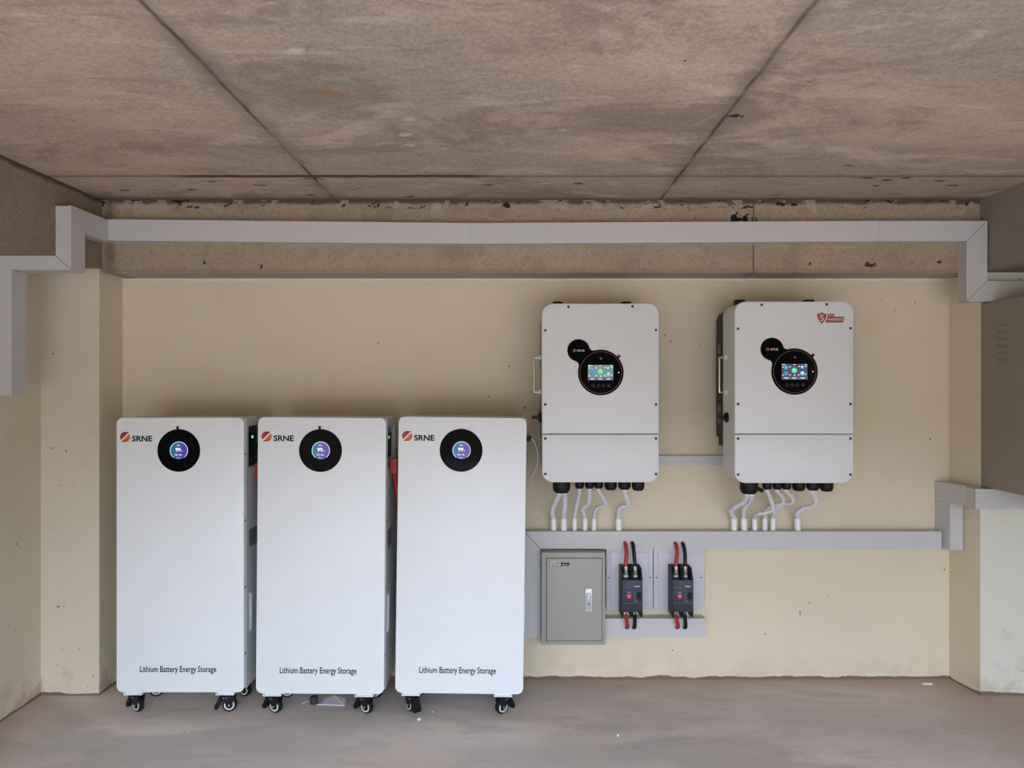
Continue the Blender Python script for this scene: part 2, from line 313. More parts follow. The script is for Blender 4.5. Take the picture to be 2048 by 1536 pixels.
# ------------------------------------------------------------------ mesh helpers
class MB:
    def __init__(s): s.bm = bmesh.new(); s.mi = 0
    def face(s, vs):
        try: f = s.bm.faces.new(vs)
        except ValueError: return None
        f.material_index = s.mi; return f
    def box(s, a, b, cuts=(), shear=None):
        x0, y0, z0 = a; x1, y1, z1 = b
        t = bmesh.new()
        v = [t.verts.new(p) for p in ((x0,y0,z0),(x1,y0,z0),(x1,y1,z0),(x0,y1,z0),(x0,y0,z1),(x1,y0,z1),(x1,y1,z1),(x0,y1,z1))]
        for q in ((0,3,2,1),(4,5,6,7),(0,1,5,4),(1,2,6,5),(2,3,7,6),(3,0,4,7)): t.faces.new([v[i] for i in q])
        for co, no in cuts:
            r = bmesh.ops.bisect_plane(t, geom=t.verts[:]+t.edges[:]+t.faces[:], plane_co=co, plane_no=no, clear_outer=True)
            ed = [e for e in r['geom_cut'] if isinstance(e, bmesh.types.BMEdge)]
            if ed: bmesh.ops.contextual_create(t, geom=ed)
        if shear:
            for q in t.verts: q.co = Vector(shear(q.co))
        s._add(t)
    def _add(s, t, mat=None):
        if mat: bmesh.ops.transform(t, matrix=mat, verts=t.verts)
        mp = {v: s.bm.verts.new(v.co) for v in t.verts}
        for f in t.faces: s.face([mp[v] for v in f.verts])
        t.free()
    def loft(s, rings, cap=True, closed=True):
        vr = [[s.bm.verts.new(p) for p in r] for r in rings]
        n = len(vr[0])
        for a, b in zip(vr, vr[1:]):
            for i in range(n if closed else n-1):
                j = (i+1) % n
                s.face([a[i], a[j], b[j], b[i]])
        if cap: s.face(vr[0][::-1]); s.face(vr[-1])
        return vr
    def cyl(s, c, r, h, axis='y', n=24, r2=None, bev=0.0):
        """cylinder starting at c, running h along axis"""
        r2 = r if r2 is None else r2
        prof = [(r, 0), (r2, h)]
        if bev: prof = [(r-bev, 0), (r, bev), (r2, h-bev), (r2-bev, h)]
        s.lathe(c, prof, axis, n)
    def lathe(s, c, prof, axis='z', n=24, cap=True, rib=0.0):
        rings = []
        for r, h in prof:
            ring = []
            for i in range(n):
                a = 2*PI*i/n; rr = r*(1-rib*(i % 2))
                u, v = rr*math.cos(a), rr*math.sin(a)
                p = {'z': (u, v, h), 'y': (u, h, -v), 'x': (h, u, v)}[axis]
                ring.append((c[0]+p[0], c[1]+p[1], c[2]+p[2]))
            rings.append(ring)
        s.loft(rings, cap)
    def prism(s, poly, y0, y1):
        """outline in x,z run along y"""
        s.loft([[(x, y0, z) for x, z in poly], [(x, y1, z) for x, z in poly]])
    def ring(s, c, r0, r1, y0, y1, a0=0, a1=2*PI, n=48):
        full = abs(a1-a0-2*PI) < 1e-6
        m = n if full else n+1
        an = [a0+(a1-a0)*i/n for i in range(m)]
        rows = []
        for r, y in ((r0, y1), (r0, y0), (r1, y0), (r1, y1)):
            rows.append([s.bm.verts.new((c[0]+r*math.cos(a), c[1]+y, c[2]+r*math.sin(a))) for a in an])
        for k in range(4):
            A, B = rows[k], rows[(k+1) % 4]
            for i in range(m if full else m-1):
                j = (i+1) % m; s.face([A[i], A[j], B[j], B[i]])
        if not full:
            s.face([r[0] for r in rows]); s.face([r[-1] for r in rows][::-1])
    def tube(s, pts, r, n=12, step=0.004, corr=0.0, pitch=0.008, cap=True):
        P = smooth_path(pts, step)
        rings = []; up = Vector((0.13, 1, 0.07)).normalized(); L = 0
        for i, p in enumerate(P):
            d = (P[min(i+1, len(P)-1)]-P[max(i-1, 0)]).normalized()
            a = d.cross(up)
            a = a.normalized() if a.length > 1e-4 else Vector((1, 0, 0))
            b = d.cross(a).normalized(); up = -(d.cross(a)) if False else up
            if i: L += (p-P[i-1]).length
            rr = r*(1-corr*(0.5+0.5*math.cos(2*PI*L/pitch)))
            rings.append([tuple(p+a*(rr*math.cos(2*PI*k/n))+b*(rr*math.sin(2*PI*k/n))) for k in range(n)])
        s.loft(rings, cap)
    def build(s, name, mats, parent=None, loc=None, smooth=35):
        bmesh.ops.recalc_face_normals(s.bm, faces=s.bm.faces)
        lim = math.radians(smooth)
        for f in s.bm.faces: f.smooth = True
        for e in s.bm.edges:
            e.smooth = len(e.link_faces) == 2 and e.calc_face_angle(3) < lim
        me = bpy.data.meshes.new(name); s.bm.to_mesh(me); s.bm.free()
        for m in (mats if isinstance(mats, (list, tuple)) else [mats]): me.materials.append(m)
        o = bpy.data.objects.new(name, me); C.objects.link(o)
        if loc: o.location = loc
        if parent: o.parent = parent
        return o

def smooth_path(pts, step):
    P = [Vector(p) for p in pts]
    if len(P) == 2: P = [P[0], P[0].lerp(P[1], 0.5), P[1]]
    Q = [P[0]*2-P[1]]+P+[P[-1]*2-P[-2]]
    out = []
    for i in range(1, len(Q)-2):
        a, b, c, d = Q[i-1:i+3]
        n = max(2, int((c-b).length/step))
        for k in range(n):
            t = k/n
            out.append(0.5*((2*b)+(c-a)*t+(2*a-5*b+4*c-d)*t*t+(3*b-a-3*c+d)*t**3))
    out.append(P[-1])
    return out

def rrect(w, h, r, cx=0, cz=0, n=8):
    pts = []
    for (sx_, sz, a0) in ((1, 1, 0), (-1, 1, 90), (-1, -1, 180), (1, -1, 270)):
        for i in range(n+1):
            a = math.radians(a0+90*i/n)
            pts.append((cx+sx_*(w/2-r)+r*math.cos(a), cz+sz*(h/2-r)+r*math.sin(a)))
    return pts
def slab(m, w, h, r, cx, cz, y0, y1, bev=0.003, n=8, back=False):
    """rounded plate with softened front edges"""
    R = lambda i, y: [(x, y, z) for x, z in rrect(w-2*i, h-2*i, max(r-i, 0.0004), cx, cz, n)]
    rings = [R(bev, y0), R(bev*0.3, y0+bev*0.3), R(0, y0+bev)]
    rings += [R(0, y1-bev), R(bev, y1)] if back else [R(0, y1)]
    m.loft(rings)
def disc_poly(cx, cz, r, n=48, a0=0, a1=2*PI):
    return [(cx+r*math.cos(a0+(a1-a0)*i/n), cz+r*math.sin(a0+(a1-a0)*i/n)) for i in range(n)]

def at(px, py, Y):
    """the point of the room at depth Y that the photo shows at pixel px, py"""
    return ((px-CX)*Y/F, Y, EYE-(py-CY)*Y/F)
def X(px, Y): return (px-CX)*Y/F
def Z(py, Y): return EYE-(py-CY)*Y/F

def tag(o, label, cat, group=None, kind=None):
    o['label'] = label; o['category'] = cat
    if group: o['group'] = group
    if kind: o['kind'] = kind
    return o
def empty(name, loc, label, cat, group=None):
    o = bpy.data.objects.new(name, None); o.empty_display_size = 0.05; C.objects.link(o); o.location = loc
    return tag(o, label, cat, group)
def struct(m, name, mat, smooth=35):
    o = m.build(name, mat, smooth=smooth); o['kind'] = 'structure'; return o

_txt = {}
def text_mesh(body, bold=0.0):
    cu = bpy.data.curves.new('t', 'FONT'); cu.body = body; cu.size = 1; cu.offset = bold; cu.resolution_u = 3
    o = bpy.data.objects.new('t', cu); C.objects.link(o)
    dg = bpy.context.evaluated_depsgraph_get()
    me = bpy.data.meshes.new_from_object(o.evaluated_get(dg))
    vs = [v.co.copy() for v in me.vertices]; fs = [list(p.vertices) for p in me.polygons]
    bpy.data.objects.remove(o); bpy.data.curves.remove(cu); bpy.data.meshes.remove(me)
    return vs, fs
def add_text(m, body, x0, x1, z0, cap, y, bold=0.0, mapf=None):
    """lettering from x0 to x1 on base line z0, capital height cap, lying at depth y"""
    vs, fs = text_mesh(body, bold)
    a, b = min(v.x for v in vs), max(v.x for v in vs)
    if 'cap' not in _txt: _txt['cap'] = max(v.y for v in text_mesh('H')[0])
    sx_ = (x1-x0)/(b-a); sz = cap/_txt['cap']
    f = mapf or (lambda u, w: (u, y, w))
    nv = [m.bm.verts.new(f(x0+(v.x-a)*sx_, z0+v.y*sz)) for v in vs]
    for q in fs: m.face([nv[i] for i in q])

# ------------------------------------------------------------------ the room
YB, YP = 2.90, 2.745          # back wall, front of piers and beams
XL, XR = -1.833, 2.60
ZC = 1.915
YF = -1.1                     # garage opening behind the camera
m = MB(); m.box((-2.2, -6.0, -0.1), (2.9, 3.1, 0)); struct(m, 'floor', M['floor'])
m = MB(); m.box((-2.2, YF, ZC), (2.9, 3.1, ZC+0.12)); struct(m, 'ceiling', M['ceiling'])
m = MB(); m.box((-2.2, YB, 0), (2.9, 3.1, ZC)); struct(m, 'wall_back', M['wall'])
m = MB(); m.box((-2.2, YF, 0), (XL, YB, 1.65)); struct(m, 'wall_left', M['wall_left'])
m = MB(); m.box((XR, YF, 0), (2.9, YB, 1.635)); struct(m, 'wall_right', M['pier'])
m = MB(); m.box((-2.2, YF-0.15, 1.71), (2.9, YF, ZC+0.12)); struct(m, 'wall_front', M['beam_left'])  # unseen header over the opening, set low to hold sky light off upper parts
# beams round the slab (trim) and the two piers
m = MB(); m.box((-1.597, YP, 1.635), (1.797, YB, ZC))
struct(m, 'trim_1', M['beam'])
m = MB(); m.box((-2.2, YF, 1.65), (-1.597, YB, ZC)); struct(m, 'trim_2', M['beam_left'])
m = MB(); m.box((1.797, YF, 1.635), (2.9, YB, ZC)); struct(m, 'trim_3', M['beam_right'])
m = MB(); m.loft([[(XL, YP, z), (-1.607, YP, z), (-1.603, YB, z), (XL, YB, z)] for z in (0, 1.65)]); struct(m, 'trim_4', M['wall_left'])
m = MB(); m.loft([[(1.799, YP, z), (XR, YP, z), (XR, YB, z), (1.773, YB, z)] for z in (0, 1.635)])
struct(m, 'trim_5', [M['pier'], M['wall']])
for p in bpy.data.objects['trim_5'].data.polygons:
    if p.normal.x < -0.5: p.material_index = 1

# ------------------------------------------------------------------ cable trunking
def trunk(a, b, face, label, cuts=(), shear=None, group='white cable trunking lengths'):
    """one length of trunking: base against the wall, cover on the side 'face' (an axis sign pair such as '-y')"""
    t = 0.010
    lo, hi = list(a), list(b); clo, chi = list(a), list(b)
    i = 'xyz'.index(face[1]); g = 0.0012
    if face[0] == '-': lo[i] += t; chi[i] = clo[i]+t
    else: hi[i] -= t; clo[i] = chi[i]-t
    # base a hair narrower than its cover
    k = [j for j in range(3) if j != i]
    size = [hi[j]-lo[j] for j in k]; j = k[0] if size[0] < size[1] else k[1]
    lo[j] += g; hi[j] -= g
    mm = MB(); mm.box(lo, hi, cuts, shear)
    o = mm.build('cable_trunking', M['trunking']); tag(o, label, 'cable trunking', group)
    mc = MB(); mc.box(clo, chi, cuts, shear); mc.build('trunking_cover', M['trunking'], o)
    return o
YT = 2.69
def sloped(x0, zt0, zb0, x1, zt1, zb1):
    z0 = zb0
    def f(p):
        u = (p.x-x0)/(x1-x0); t = zt0+(zt1-zt0)*u; b = zb0+(zb1-zb0)*u
        return (p.x, p.y, b+(t-b)*p.z)
    return f
segs = [((-1.596, X(940, YT)), (438, 481), (446, 487.5), 'long white trunking on the concrete beam, left length reaching the left corner'),
        ((X(940, YT)+0.0006, X(1757, YT)), (446, 487.5), (441.5, 482.5), 'long white trunking on the concrete beam, middle length above the inverters')]
for (x0, x1), ya, yb, lab in segs:
    # unit height box, stretched between the two end heights
    t = 0.010
    f = sloped(x0, Z(ya[0], YT), Z(ya[1], YT), x1, Z(yb[0], YT), Z(yb[1], YT))
    mm = MB(); mm.box((x0, YT+t, 0.015), (x1, YP, 0.985), (), f); o = mm.build('cable_trunking', M['trunking'])
    tag(o, lab, 'cable trunking', 'white cable trunking lengths')
    mc = MB(); mc.box((x0, YT, 0), (x1, YT+t, 1), (), f); mc.build('trunking_cover', M['trunking'], o)
zt, zb = Z(441.5, YT), Z(482.5, YT)
def mitre(p, q, keep, flat):
    """cut plane through p and q, containing the axis 'flat'; keep = point that stays; leaves a hairline"""
    d = Vector(q)-Vector(p); n_ = d.cross(Vector(flat)).normalized()
    if (Vector(keep)-Vector(p)).dot(n_) > 0: n_ = -n_
    return (Vector(p)-n_*0.0007, n_)
xr0, xr1 = X(1933, YT), X(1975, YT)
zr1, zr0 = Z(562, YT), Z(603, YT)
cutA = mitre((xr0, 0, zb), (xr1, 0, zt), (1.6, 0, (zt+zb)/2), (0, 1, 0))
trunk((X(1757, YT)+0.0008, YT, zb), (xr1, YP, zt), '-y', 'long white trunking on the concrete beam, right length ending in the corner mitre', [cutA])
cutB = mitre((xr0, 0, zb), (xr1, 0, zt), (xr1, 0, 1.6), (0, 1, 0))
cutC = mitre((xr0, 0, zr0), (xr1, 0, zr1), (xr0, 0, 1.7), (0, 1, 0))
trunk((xr0, YT, zr0), (xr1, YP, zt), '-y', 'short vertical white trunking drop in the upper right corner', [cutB, cutC])
cutD = mitre((xr0, 0, zr0), (xr1, 0, zr1), (2.2, 0, zr0), (0, 1, 0))
trunk((xr0, YT, zr0), (XR, YP, zr1), '-y', 'white trunking under the right beam, above the grey cabinet', [cutD])
# upper left corner
xa, xb = -1.596, -1.541
y0_, y1_ = 2.465, 2.545
zt, zb = 1.824, 1.742
c1 = mitre((0, y0_, zt), (0, y1_, zb), (0, 2.7, 1.78), (1, 0, 0))
trunk((xa, y0_, zb), (xb, 2.6885, zt), '+x', 'short white trunking along the left beam, up to the back corner', [c1])
c2 = mitre((0, y0_, zt), (0, y1_, zb), (0, y0_, 1.6), (1, 0, 0))
c3 = mitre((xa, 0, 1.65), (xb, 0, 1.60), (xb, 0, 1.7), (0, 1, 0))
trunk((xa, y0_, 1.60), (xb, y1_, zt), '+x', 'vertical white trunking stub on the side of the left beam', [c2, c3])
c4 = mitre((xa, 0, 1.65), (xb, 0, 1.60), (-1.8, 0, 1.62), (0, 1, 0))
trunk((XL+0.001, y0_, 1.60), (xb, y1_, 1.649), '-y', 'short level white trunking under the left beam', [c4])
trunk((XL+0.001, y0_+0.002, 1.163), (-1.749, y1_, 1.5995), '+x', 'vertical white trunking down the left wall at the photo edge')
# along the wall under the inverters
YW = 2.845
zt, zb = 0.613, 0.543
xv = X(1047, YW); xv1 = 0.103
cE = mitre((xv, 0, zt), (xv1, 0, zb), (1, 0, zt), (0, 1, 0))
low_trunk = trunk((xv, YW, zb), (X(1883, YW), YB, zt), '-y', 'long white trunking on the wall below both inverters', [cE])
cF = mitre((xv, 0, zt), (xv1, 0, zb), (xv, 0, 0.3), (0, 1, 0))
trunk((xv, YW, 0.188), (xv1, YB, zt), '-y', 'vertical white trunking between the right battery and the grey metal box', [cF])
trunk((0.360, YW, 0.188), (X(1411, YW), YB, 0.264), '-y', 'short white trunking below the two circuit breakers')
trunk((X(1180, 2.88), 2.88, Z(930, 2.88)), (X(1520, 2.88), YB, Z(912, 2.88)), '-y', 'thin white trunking on the wall between the two inverters')
sh = lambda p: (p.x+(YB-p.y)*0.202, p.y, p.z)
zt2, zb2 = 0.808, 0.731
trunk((1.7135, 2.822, zb), (1.766, YB, zb2-0.0005), '-x', 'short white trunking riser in the lower right corner', (), sh)
trunk((1.7135, YP+0.0008, zb2+0.0005), (1.766, YB, zt2), '-x', 'white trunking along the side of the right pier', (), sh)
trunk((X(1951, YT), YT, zb2), (XR, YP, zt2-0.002), '-y', 'white trunking across the front of the right pier below the cabinet')

# ------------------------------------------------------------------ logo shapes
def emblem(m, cx, cz, r, y, a=0, b=1):
    """round mark cut by a rising white stroke: red upper half with a tip, orange lower half with a tip"""
    g = r*0.13
    ang = math.radians(45)
    def rot(u, v): return (cx+u*math.cos(ang)-v*math.sin(ang), cz+u*math.sin(ang)+v*math.cos(ang))
    up = [(r*math.cos(t), max(r*math.sin(t), g)) for t in [PI*i/20 for i in range(1, 20)]]
    m.mi = a
    pts = [(r*1.28, g*1.4), *up, (-r*0.98, g)]
    m.loft([[(*[rot(*p)[0]], y, rot(*p)[1]) for p in pts], [(rot(*p)[0], y+0.0006, rot(*p)[1]) for p in pts]])
    m.mi = b
    pts = [(-x, -v) for x, v in pts]
    m.loft([[(rot(*p)[0], y, rot(*p)[1]) for p in pts], [(rot(*p)[0], y+0.0006, rot(*p)[1]) for p in pts]])
    m.mi = 0

# ------------------------------------------------------------------ battery cabinets
def caster(parent, x, y, ang, front=True):
    """small swivel caster; local frame turned about its stem, wheel to +u, brake pedal to -u"""
    R = Matrix.Rotation(ang, 4, 'Z')
    e = MB()
    t = bmesh.new
    def tr(mb): bmesh.ops.transform(mb.bm, matrix=Matrix.Translation((x, y, 0)) @ R, verts=mb.bm.verts)
    wc = (0.006, 0.0, 0.0255)
    f = MB()
    f.box((-0.026, -0.022, 0.0685), (0.026, 0.022, 0.0708)); f.cyl((0, 0, 0.058), 0.016, 0.0115, 'z')
    for s_ in (-1, 1):
        ya = 0.0115*s_; yb_ = 0.0140*s_
        poly = [(-0.021, 0.064), (0.026, 0.064), (0.023, 0.042), (wc[0]+0.0105, 0.028), (wc[0]+0.004, 0.018), (wc[0]-0.004, 0.018), (wc[0]-0.0105, 0.029), (-0.017, 0.044)]
        f.prism(poly, min(ya, yb_), max(ya, yb_))
    f.box((-0.021, -0.014, 0.060), (0.026, 0.014, 0.064))
    tr(f); cs = f.build('caster', M['black_metal'], parent)
    w = MB(); w.lathe((wc[0], -0.0095, wc[2]), [(0.010, 0), (0.021, 0), (0.0245, 0.002), (0.0255, 0.0045), (0.0255, 0.0145), (0.0245, 0.017), (0.021, 0.019), (0.010, 0.019)], 'y', 32)
    tr(w); w.build('wheel', M['tyre'], cs)
    h = MB()
    for a, b in ((-0.0105, -0.0094), (0.0094, 0.0105)):
        h = MB(); h.ring((wc[0], 0, wc[2]), 0.0130, 0.0185, a, b); tr(h); h.build('wheel_ring', M['hub'], cs)
    for s_ in (-1, 1):
        for u, v, q in ((wc[0], wc[2], 0.0035), (-0.012, 0.053, 0.0021), (-0.002, 0.053, 0.0021)):
            b = MB(); b.cyl((u, 0.014*s_, v), q, 0.0015*s_, 'y', 12); tr(b); b.build('rivet', M['steel'], cs)
    if front:
        p = MB()
        p.loft([[(-0.020, yy, 0.060), (-0.028, yy, 0.059), (-0.037, yy, 0.040), (-0.046, yy*1.05, 0.024), (-0.044, yy*1.05, 0.013), (-0.034, yy*1.05, 0.012), (-0.024, yy, 0.030)] for yy in (-0.0135, 0.0135)])
        tr(p); p.build('brake_pedal', M['black_plastic'], cs)
    return cs

BW, BZ0, BZ1 = 0.4615, 0.0865, 1.082
def battery(Xc, Yf, roll, label, casters, tab=True, volts=('53', '99', '100', '50')):
    g = 'white battery cabinets on casters'
    t = empty('battery_cabinet', (Xc, Yf, 0.156*math.sin(roll)), label, 'battery cabinet', g)
    t.rotation_euler = (0, roll, 0)
    hw = BW/2; cz = (BZ0+BZ1)/2
    m = MB(); slab(m, BW, BZ1-BZ0, 0.023, 0, cz, 0, 0.029, 0.0025); m.build('front_panel', M['white_paint'], t)
    m = MB(); slab(m, BW-0.008, BZ1-BZ0-0.008, 0.018, 0, cz, 0.0292, 0.034, 0.0002); m.build('panel_gap', M['gap'], t)
    m = MB()
    # body as a shell with the terminal bay let into the right side
    x0, x1, ya, yb_ = -hw+0.0015, hw-0.0015, 0.034, 0.218
    m.box((x0, ya, BZ0+0.004), (x1-0.03, yb_, BZ1-0.003))
    m.box((x1-0.03, ya, BZ0+0.004), (x1, yb_, 0.895)); m.box((x1-0.03, ya, 1.048), (x1, yb_, BZ1-0.003))
    m.box((x1-0.03, ya, 0.895), (x1, 0.050, 1.048)); m.box((x1-0.03, 0.205, 0.895), (x1, yb_, 1.048))
    m.build('body', M['side_paint'], t)
    m = MB(); m.box((x1-0.0302, 0.0502, 0.8952), (x1-0.026, 0.2048, 1.0478)); m.build('terminal_panel', M['black_metal'], t)
    for a, b in (((x1-0.026, 0.060, 0.985), (x1-0.012, 0.068, 1.030)), ((x1-0.026, 0.090, 0.93), (x1-0.006, 0.15, 1.02))):
        m = MB(); m.box(a, b); m.build('terminal_block', M['black_plastic'], t)
    m = MB(); m.box((x1-0.006, 0.094, 1.000), (x1-0.005, 0.112, 1.010)); m.build('status_light', M['green_led'], t)
    for z in (0.925, 0.91):
        m = MB(); m.cyl((x1-0.026, 0.075, z), 0.005, 0.003, 'x', 12); m.build('terminal_bolt', M['steel'], t)
    m = MB(); m.box((x1-0.0002, 0.055, 0.60), (x1+0.0006, 0.135, 0.665)); m.build('rating_label', M['side_label'], t)
    m = MB(); m.box((x1-0.0002, 0.060, 0.29), (x1+0.004, 0.115, 0.43)); m.box((x1-0.0002, 0.066, 0.296), (x1+0.006, 0.072, 0.424)); m.build('side_grip', M['side_paint'], t)
    for py in (908, 1041, 1175, 1307):
        m = MB(); m.cyl((hw-0.0004, 0.014, Z(py, 2.58)), 0.0042, 0.0012, 'x', 12); m.build('screw', M['screw'], t)
    # round display
    dc = (-0.004, 0, 0.963)
    m = MB(); m.lathe((dc[0], -0.0035, dc[2]), [(0.0755, 0), (0.0768, 0.0012), (0.0768, 0.0035)], 'y', 64); d = m.build('display', M['glass'], t)
    m = MB(); m.prism(disc_poly(0, 0, 0.0315, 48), -0.0008, 0.0); m.build('display_screen', M['dial'], d, (dc[0]+0.002, -0.0036, dc[2]))
    m = MB(); m.ring((0, 0, 0), 0.0300, 0.0328, -0.0012, 0, math.radians(-50), math.radians(232)); m.build('display_ring', M['dial_ring'], d, (dc[0]+0.002, -0.0036, dc[2]))
    m = MB()
    yy = -0.0052; X0 = dc[0]+0.002; z0 = dc[2]
    add_text(m, volts[0], X0-0.0065, X0+0.0015, z0+0.0165, 0.0050, yy, 0.02); add_text(m, 'v', X0+0.003, X0+0.006, z0+0.0165, 0.0035, yy, 0.01)
    add_text(m, volts[1], X0-0.0125, X0+0.0065, z0-0.003, 0.0125, yy, 0.03); add_text(m, '%', X0+0.0075, X0+0.012, z0-0.003, 0.0045, yy, 0.02)
    add_text(m, volts[2], X0-0.0145, X0-0.004, z0-0.0175, 0.0052, yy, 0.02); add_text(m, 'v', X0-0.0033, X0-0.0008, z0-0.0175, 0.003, yy, 0.01)
    add_text(m, volts[3], X0+0.001, X0+0.009, z0-0.0175, 0.0052, yy, 0.02); add_text(m, 'w', X0+0.0097, X0+0.0128, z0-0.0175, 0.003, yy, 0.01)
    for k in range(4): m.prism(disc_poly(X0-0.0055+k*0.0034, z0-0.0262, 0.0016 if k == 0 else 0.0009, 10), yy, yy+0.0004)
    m.build('display_lettering', M['scr_white'], d)
    if tab:
        m = MB(); m.box((dc[0]-0.0075, -0.0030, dc[2]+0.073), (dc[0]+0.0005, -0.0022, dc[2]+0.088)); m.build('film_tab', M['black_plastic'], t)
    else:
        m = MB(); m.box((dc[0]-0.004, -0.0030, dc[2]+0.073), (dc[0]+0.004, -0.0022, dc[2]+0.0795)); m.build('film_tab', M['grey_print'], t)
    m = MB(); emblem(m, -0.1985, 1.012, 0.0182, -0.0006); m.build('logo_emblem', [M['logo_red'], M['logo_orange']], t)
    m = MB(); add_text(m, 'SRNE', -0.1735, -0.1005, 0.9965, 0.0190, -0.0006, 0.030); m.build('logo_lettering', M['dark_print'], t)
    m = MB(); add_text(m, 'Lithium Battery Energy Storage', -0.1445, 0.1315, 0.1610, 0.0215, -0.0006, 0.011); m.build('storage_lettering', M['dark_print'], t)
    # brackets and casters
    for i, (x, y, a) in enumerate(casters):
        m = MB(); m.box((x-0.028, y-0.026, 0.0742), (x+0.028, y+0.030, BZ0+0.004)); m.box((x-0.033, y-0.032, 0.0710), (x+0.033, y+0.034, 0.0742))
        for s_ in (-1, 1): m.box((x+s_*0.0315-0.0015, y-0.032, 0.0742), (x+s_*0.0315+0.0015, y+0.034, BZ0+0.002))
        m.build('caster_bracket', M['white_paint'], t)
        caster(t, x, y, a, i < 2)
    return t
r_ = math.radians
rear = [(-0.165, 0.175, r_(200)), (0.165, 0.175, r_(-20))]
battery(-1.2125, 2.57, 0, 'white wheeled battery cabinet, the left one of three, beside the left pier', [(-0.179, 0.045, r_(-28)), (0.156, 0.045, r_(8))]+rear, True, ('53', '99', '100', '50'))
battery(-0.7033, 2.555, r_(0.46), 'white wheeled battery cabinet standing between two others, clear plastic wrapper beneath it', [(-0.177, 0.045, r_(-22)), (0.156, 0.045, r_(-28))]+rear, True, ('52', '99', '107', '53'))
battery(-0.2025, 2.555, r_(0.75), 'white wheeled battery cabinet nearest the grey metal box, leaning slightly to the right', [(-0.176, 0.045, r_(128)), (0.158, 0.045, r_(218))]+rear, False, ('53', '99', '106', '49'))

# orange battery cables in the gaps, pale wire at the last cabinet
def orange_cable(x, y, z0, label, dx=0.0):
    t = empty('battery_power_cable', (x, y, z0), label, 'cable', 'orange battery cables between the cabinets')
    m = MB(); m.box((-0.012, -0.014, -0.055), (0.010, 0.014, 0.0)); m.build('connector', M['orange_cable'], t)
    m = MB(); m.tube([(0, 0, -0.05), (dx*0.3, 0.008, -0.09), (dx, 0.03, -0.16), (dx, 0.055, -0.23), (dx, 0.10, -0.28)], 0.0085); m.build('cable', M['orange_cable'], t)
orange_cable(-0.969, 2.690, 0.905, 'orange battery cable in the gap between the left and middle cabinets', 0.008)
orange_cable(-0.4505, 2.655, 0.925, 'orange battery cable in the gap between the middle and right cabinets', 0.008)
m = MB(); m.tube([(-0.962, 2.655, 0.975), (-0.955, 2.67, 0.955), (-0.953, 2.70, 0.945), (-0.958, 2.76, 0.95)], 0.0055)
tag(m.build('black_signal_cable', M['black_cable']), 'black cable above the orange connector of the left cabinet', 'cable')
m = MB(); m.tube([(-0.450, 2.70, 0.965), (-0.433, 2.72, 0.945), (-0.430, 2.75, 0.86), (-0.434, 2.76, 0.80), (-0.430, 2.78, 0.74)], 0.0035)
tag(m.build('grey_signal_cable', M['grey_wire']), 'thin grey cable hanging beside the orange cable of the middle cabinet', 'cable')
t = empty('signal_cable', (0.0430, 2.665, 1.0), 'thin pale cable looping from a black plug on the right cabinet side', 'cable')
ox, oy, oz = t.location
m = MB(); m.cyl((0, 0, 0), 0.0085, 0.018, 'x', 16, bev=0.002); m.box((0.001, -0.007, -0.012), (0.012, 0.007, 0.012)); m.build('plug', M['black_plastic'], t)
m = MB(); m.tube([tuple(Vector(at(*q))-t.location) for q in ((1061, 877, 2.665), (1067, 882, 2.67), (1073, 897, 2.68), (1076, 915, 2.69), (1073, 935, 2.70), (1064, 953, 2.72), (1058, 963, 2.74), (1055, 974, 2.79), (1047, 985, 2.825))], 0.0022, 8); m.build('wire', M['grey_wire'], t)

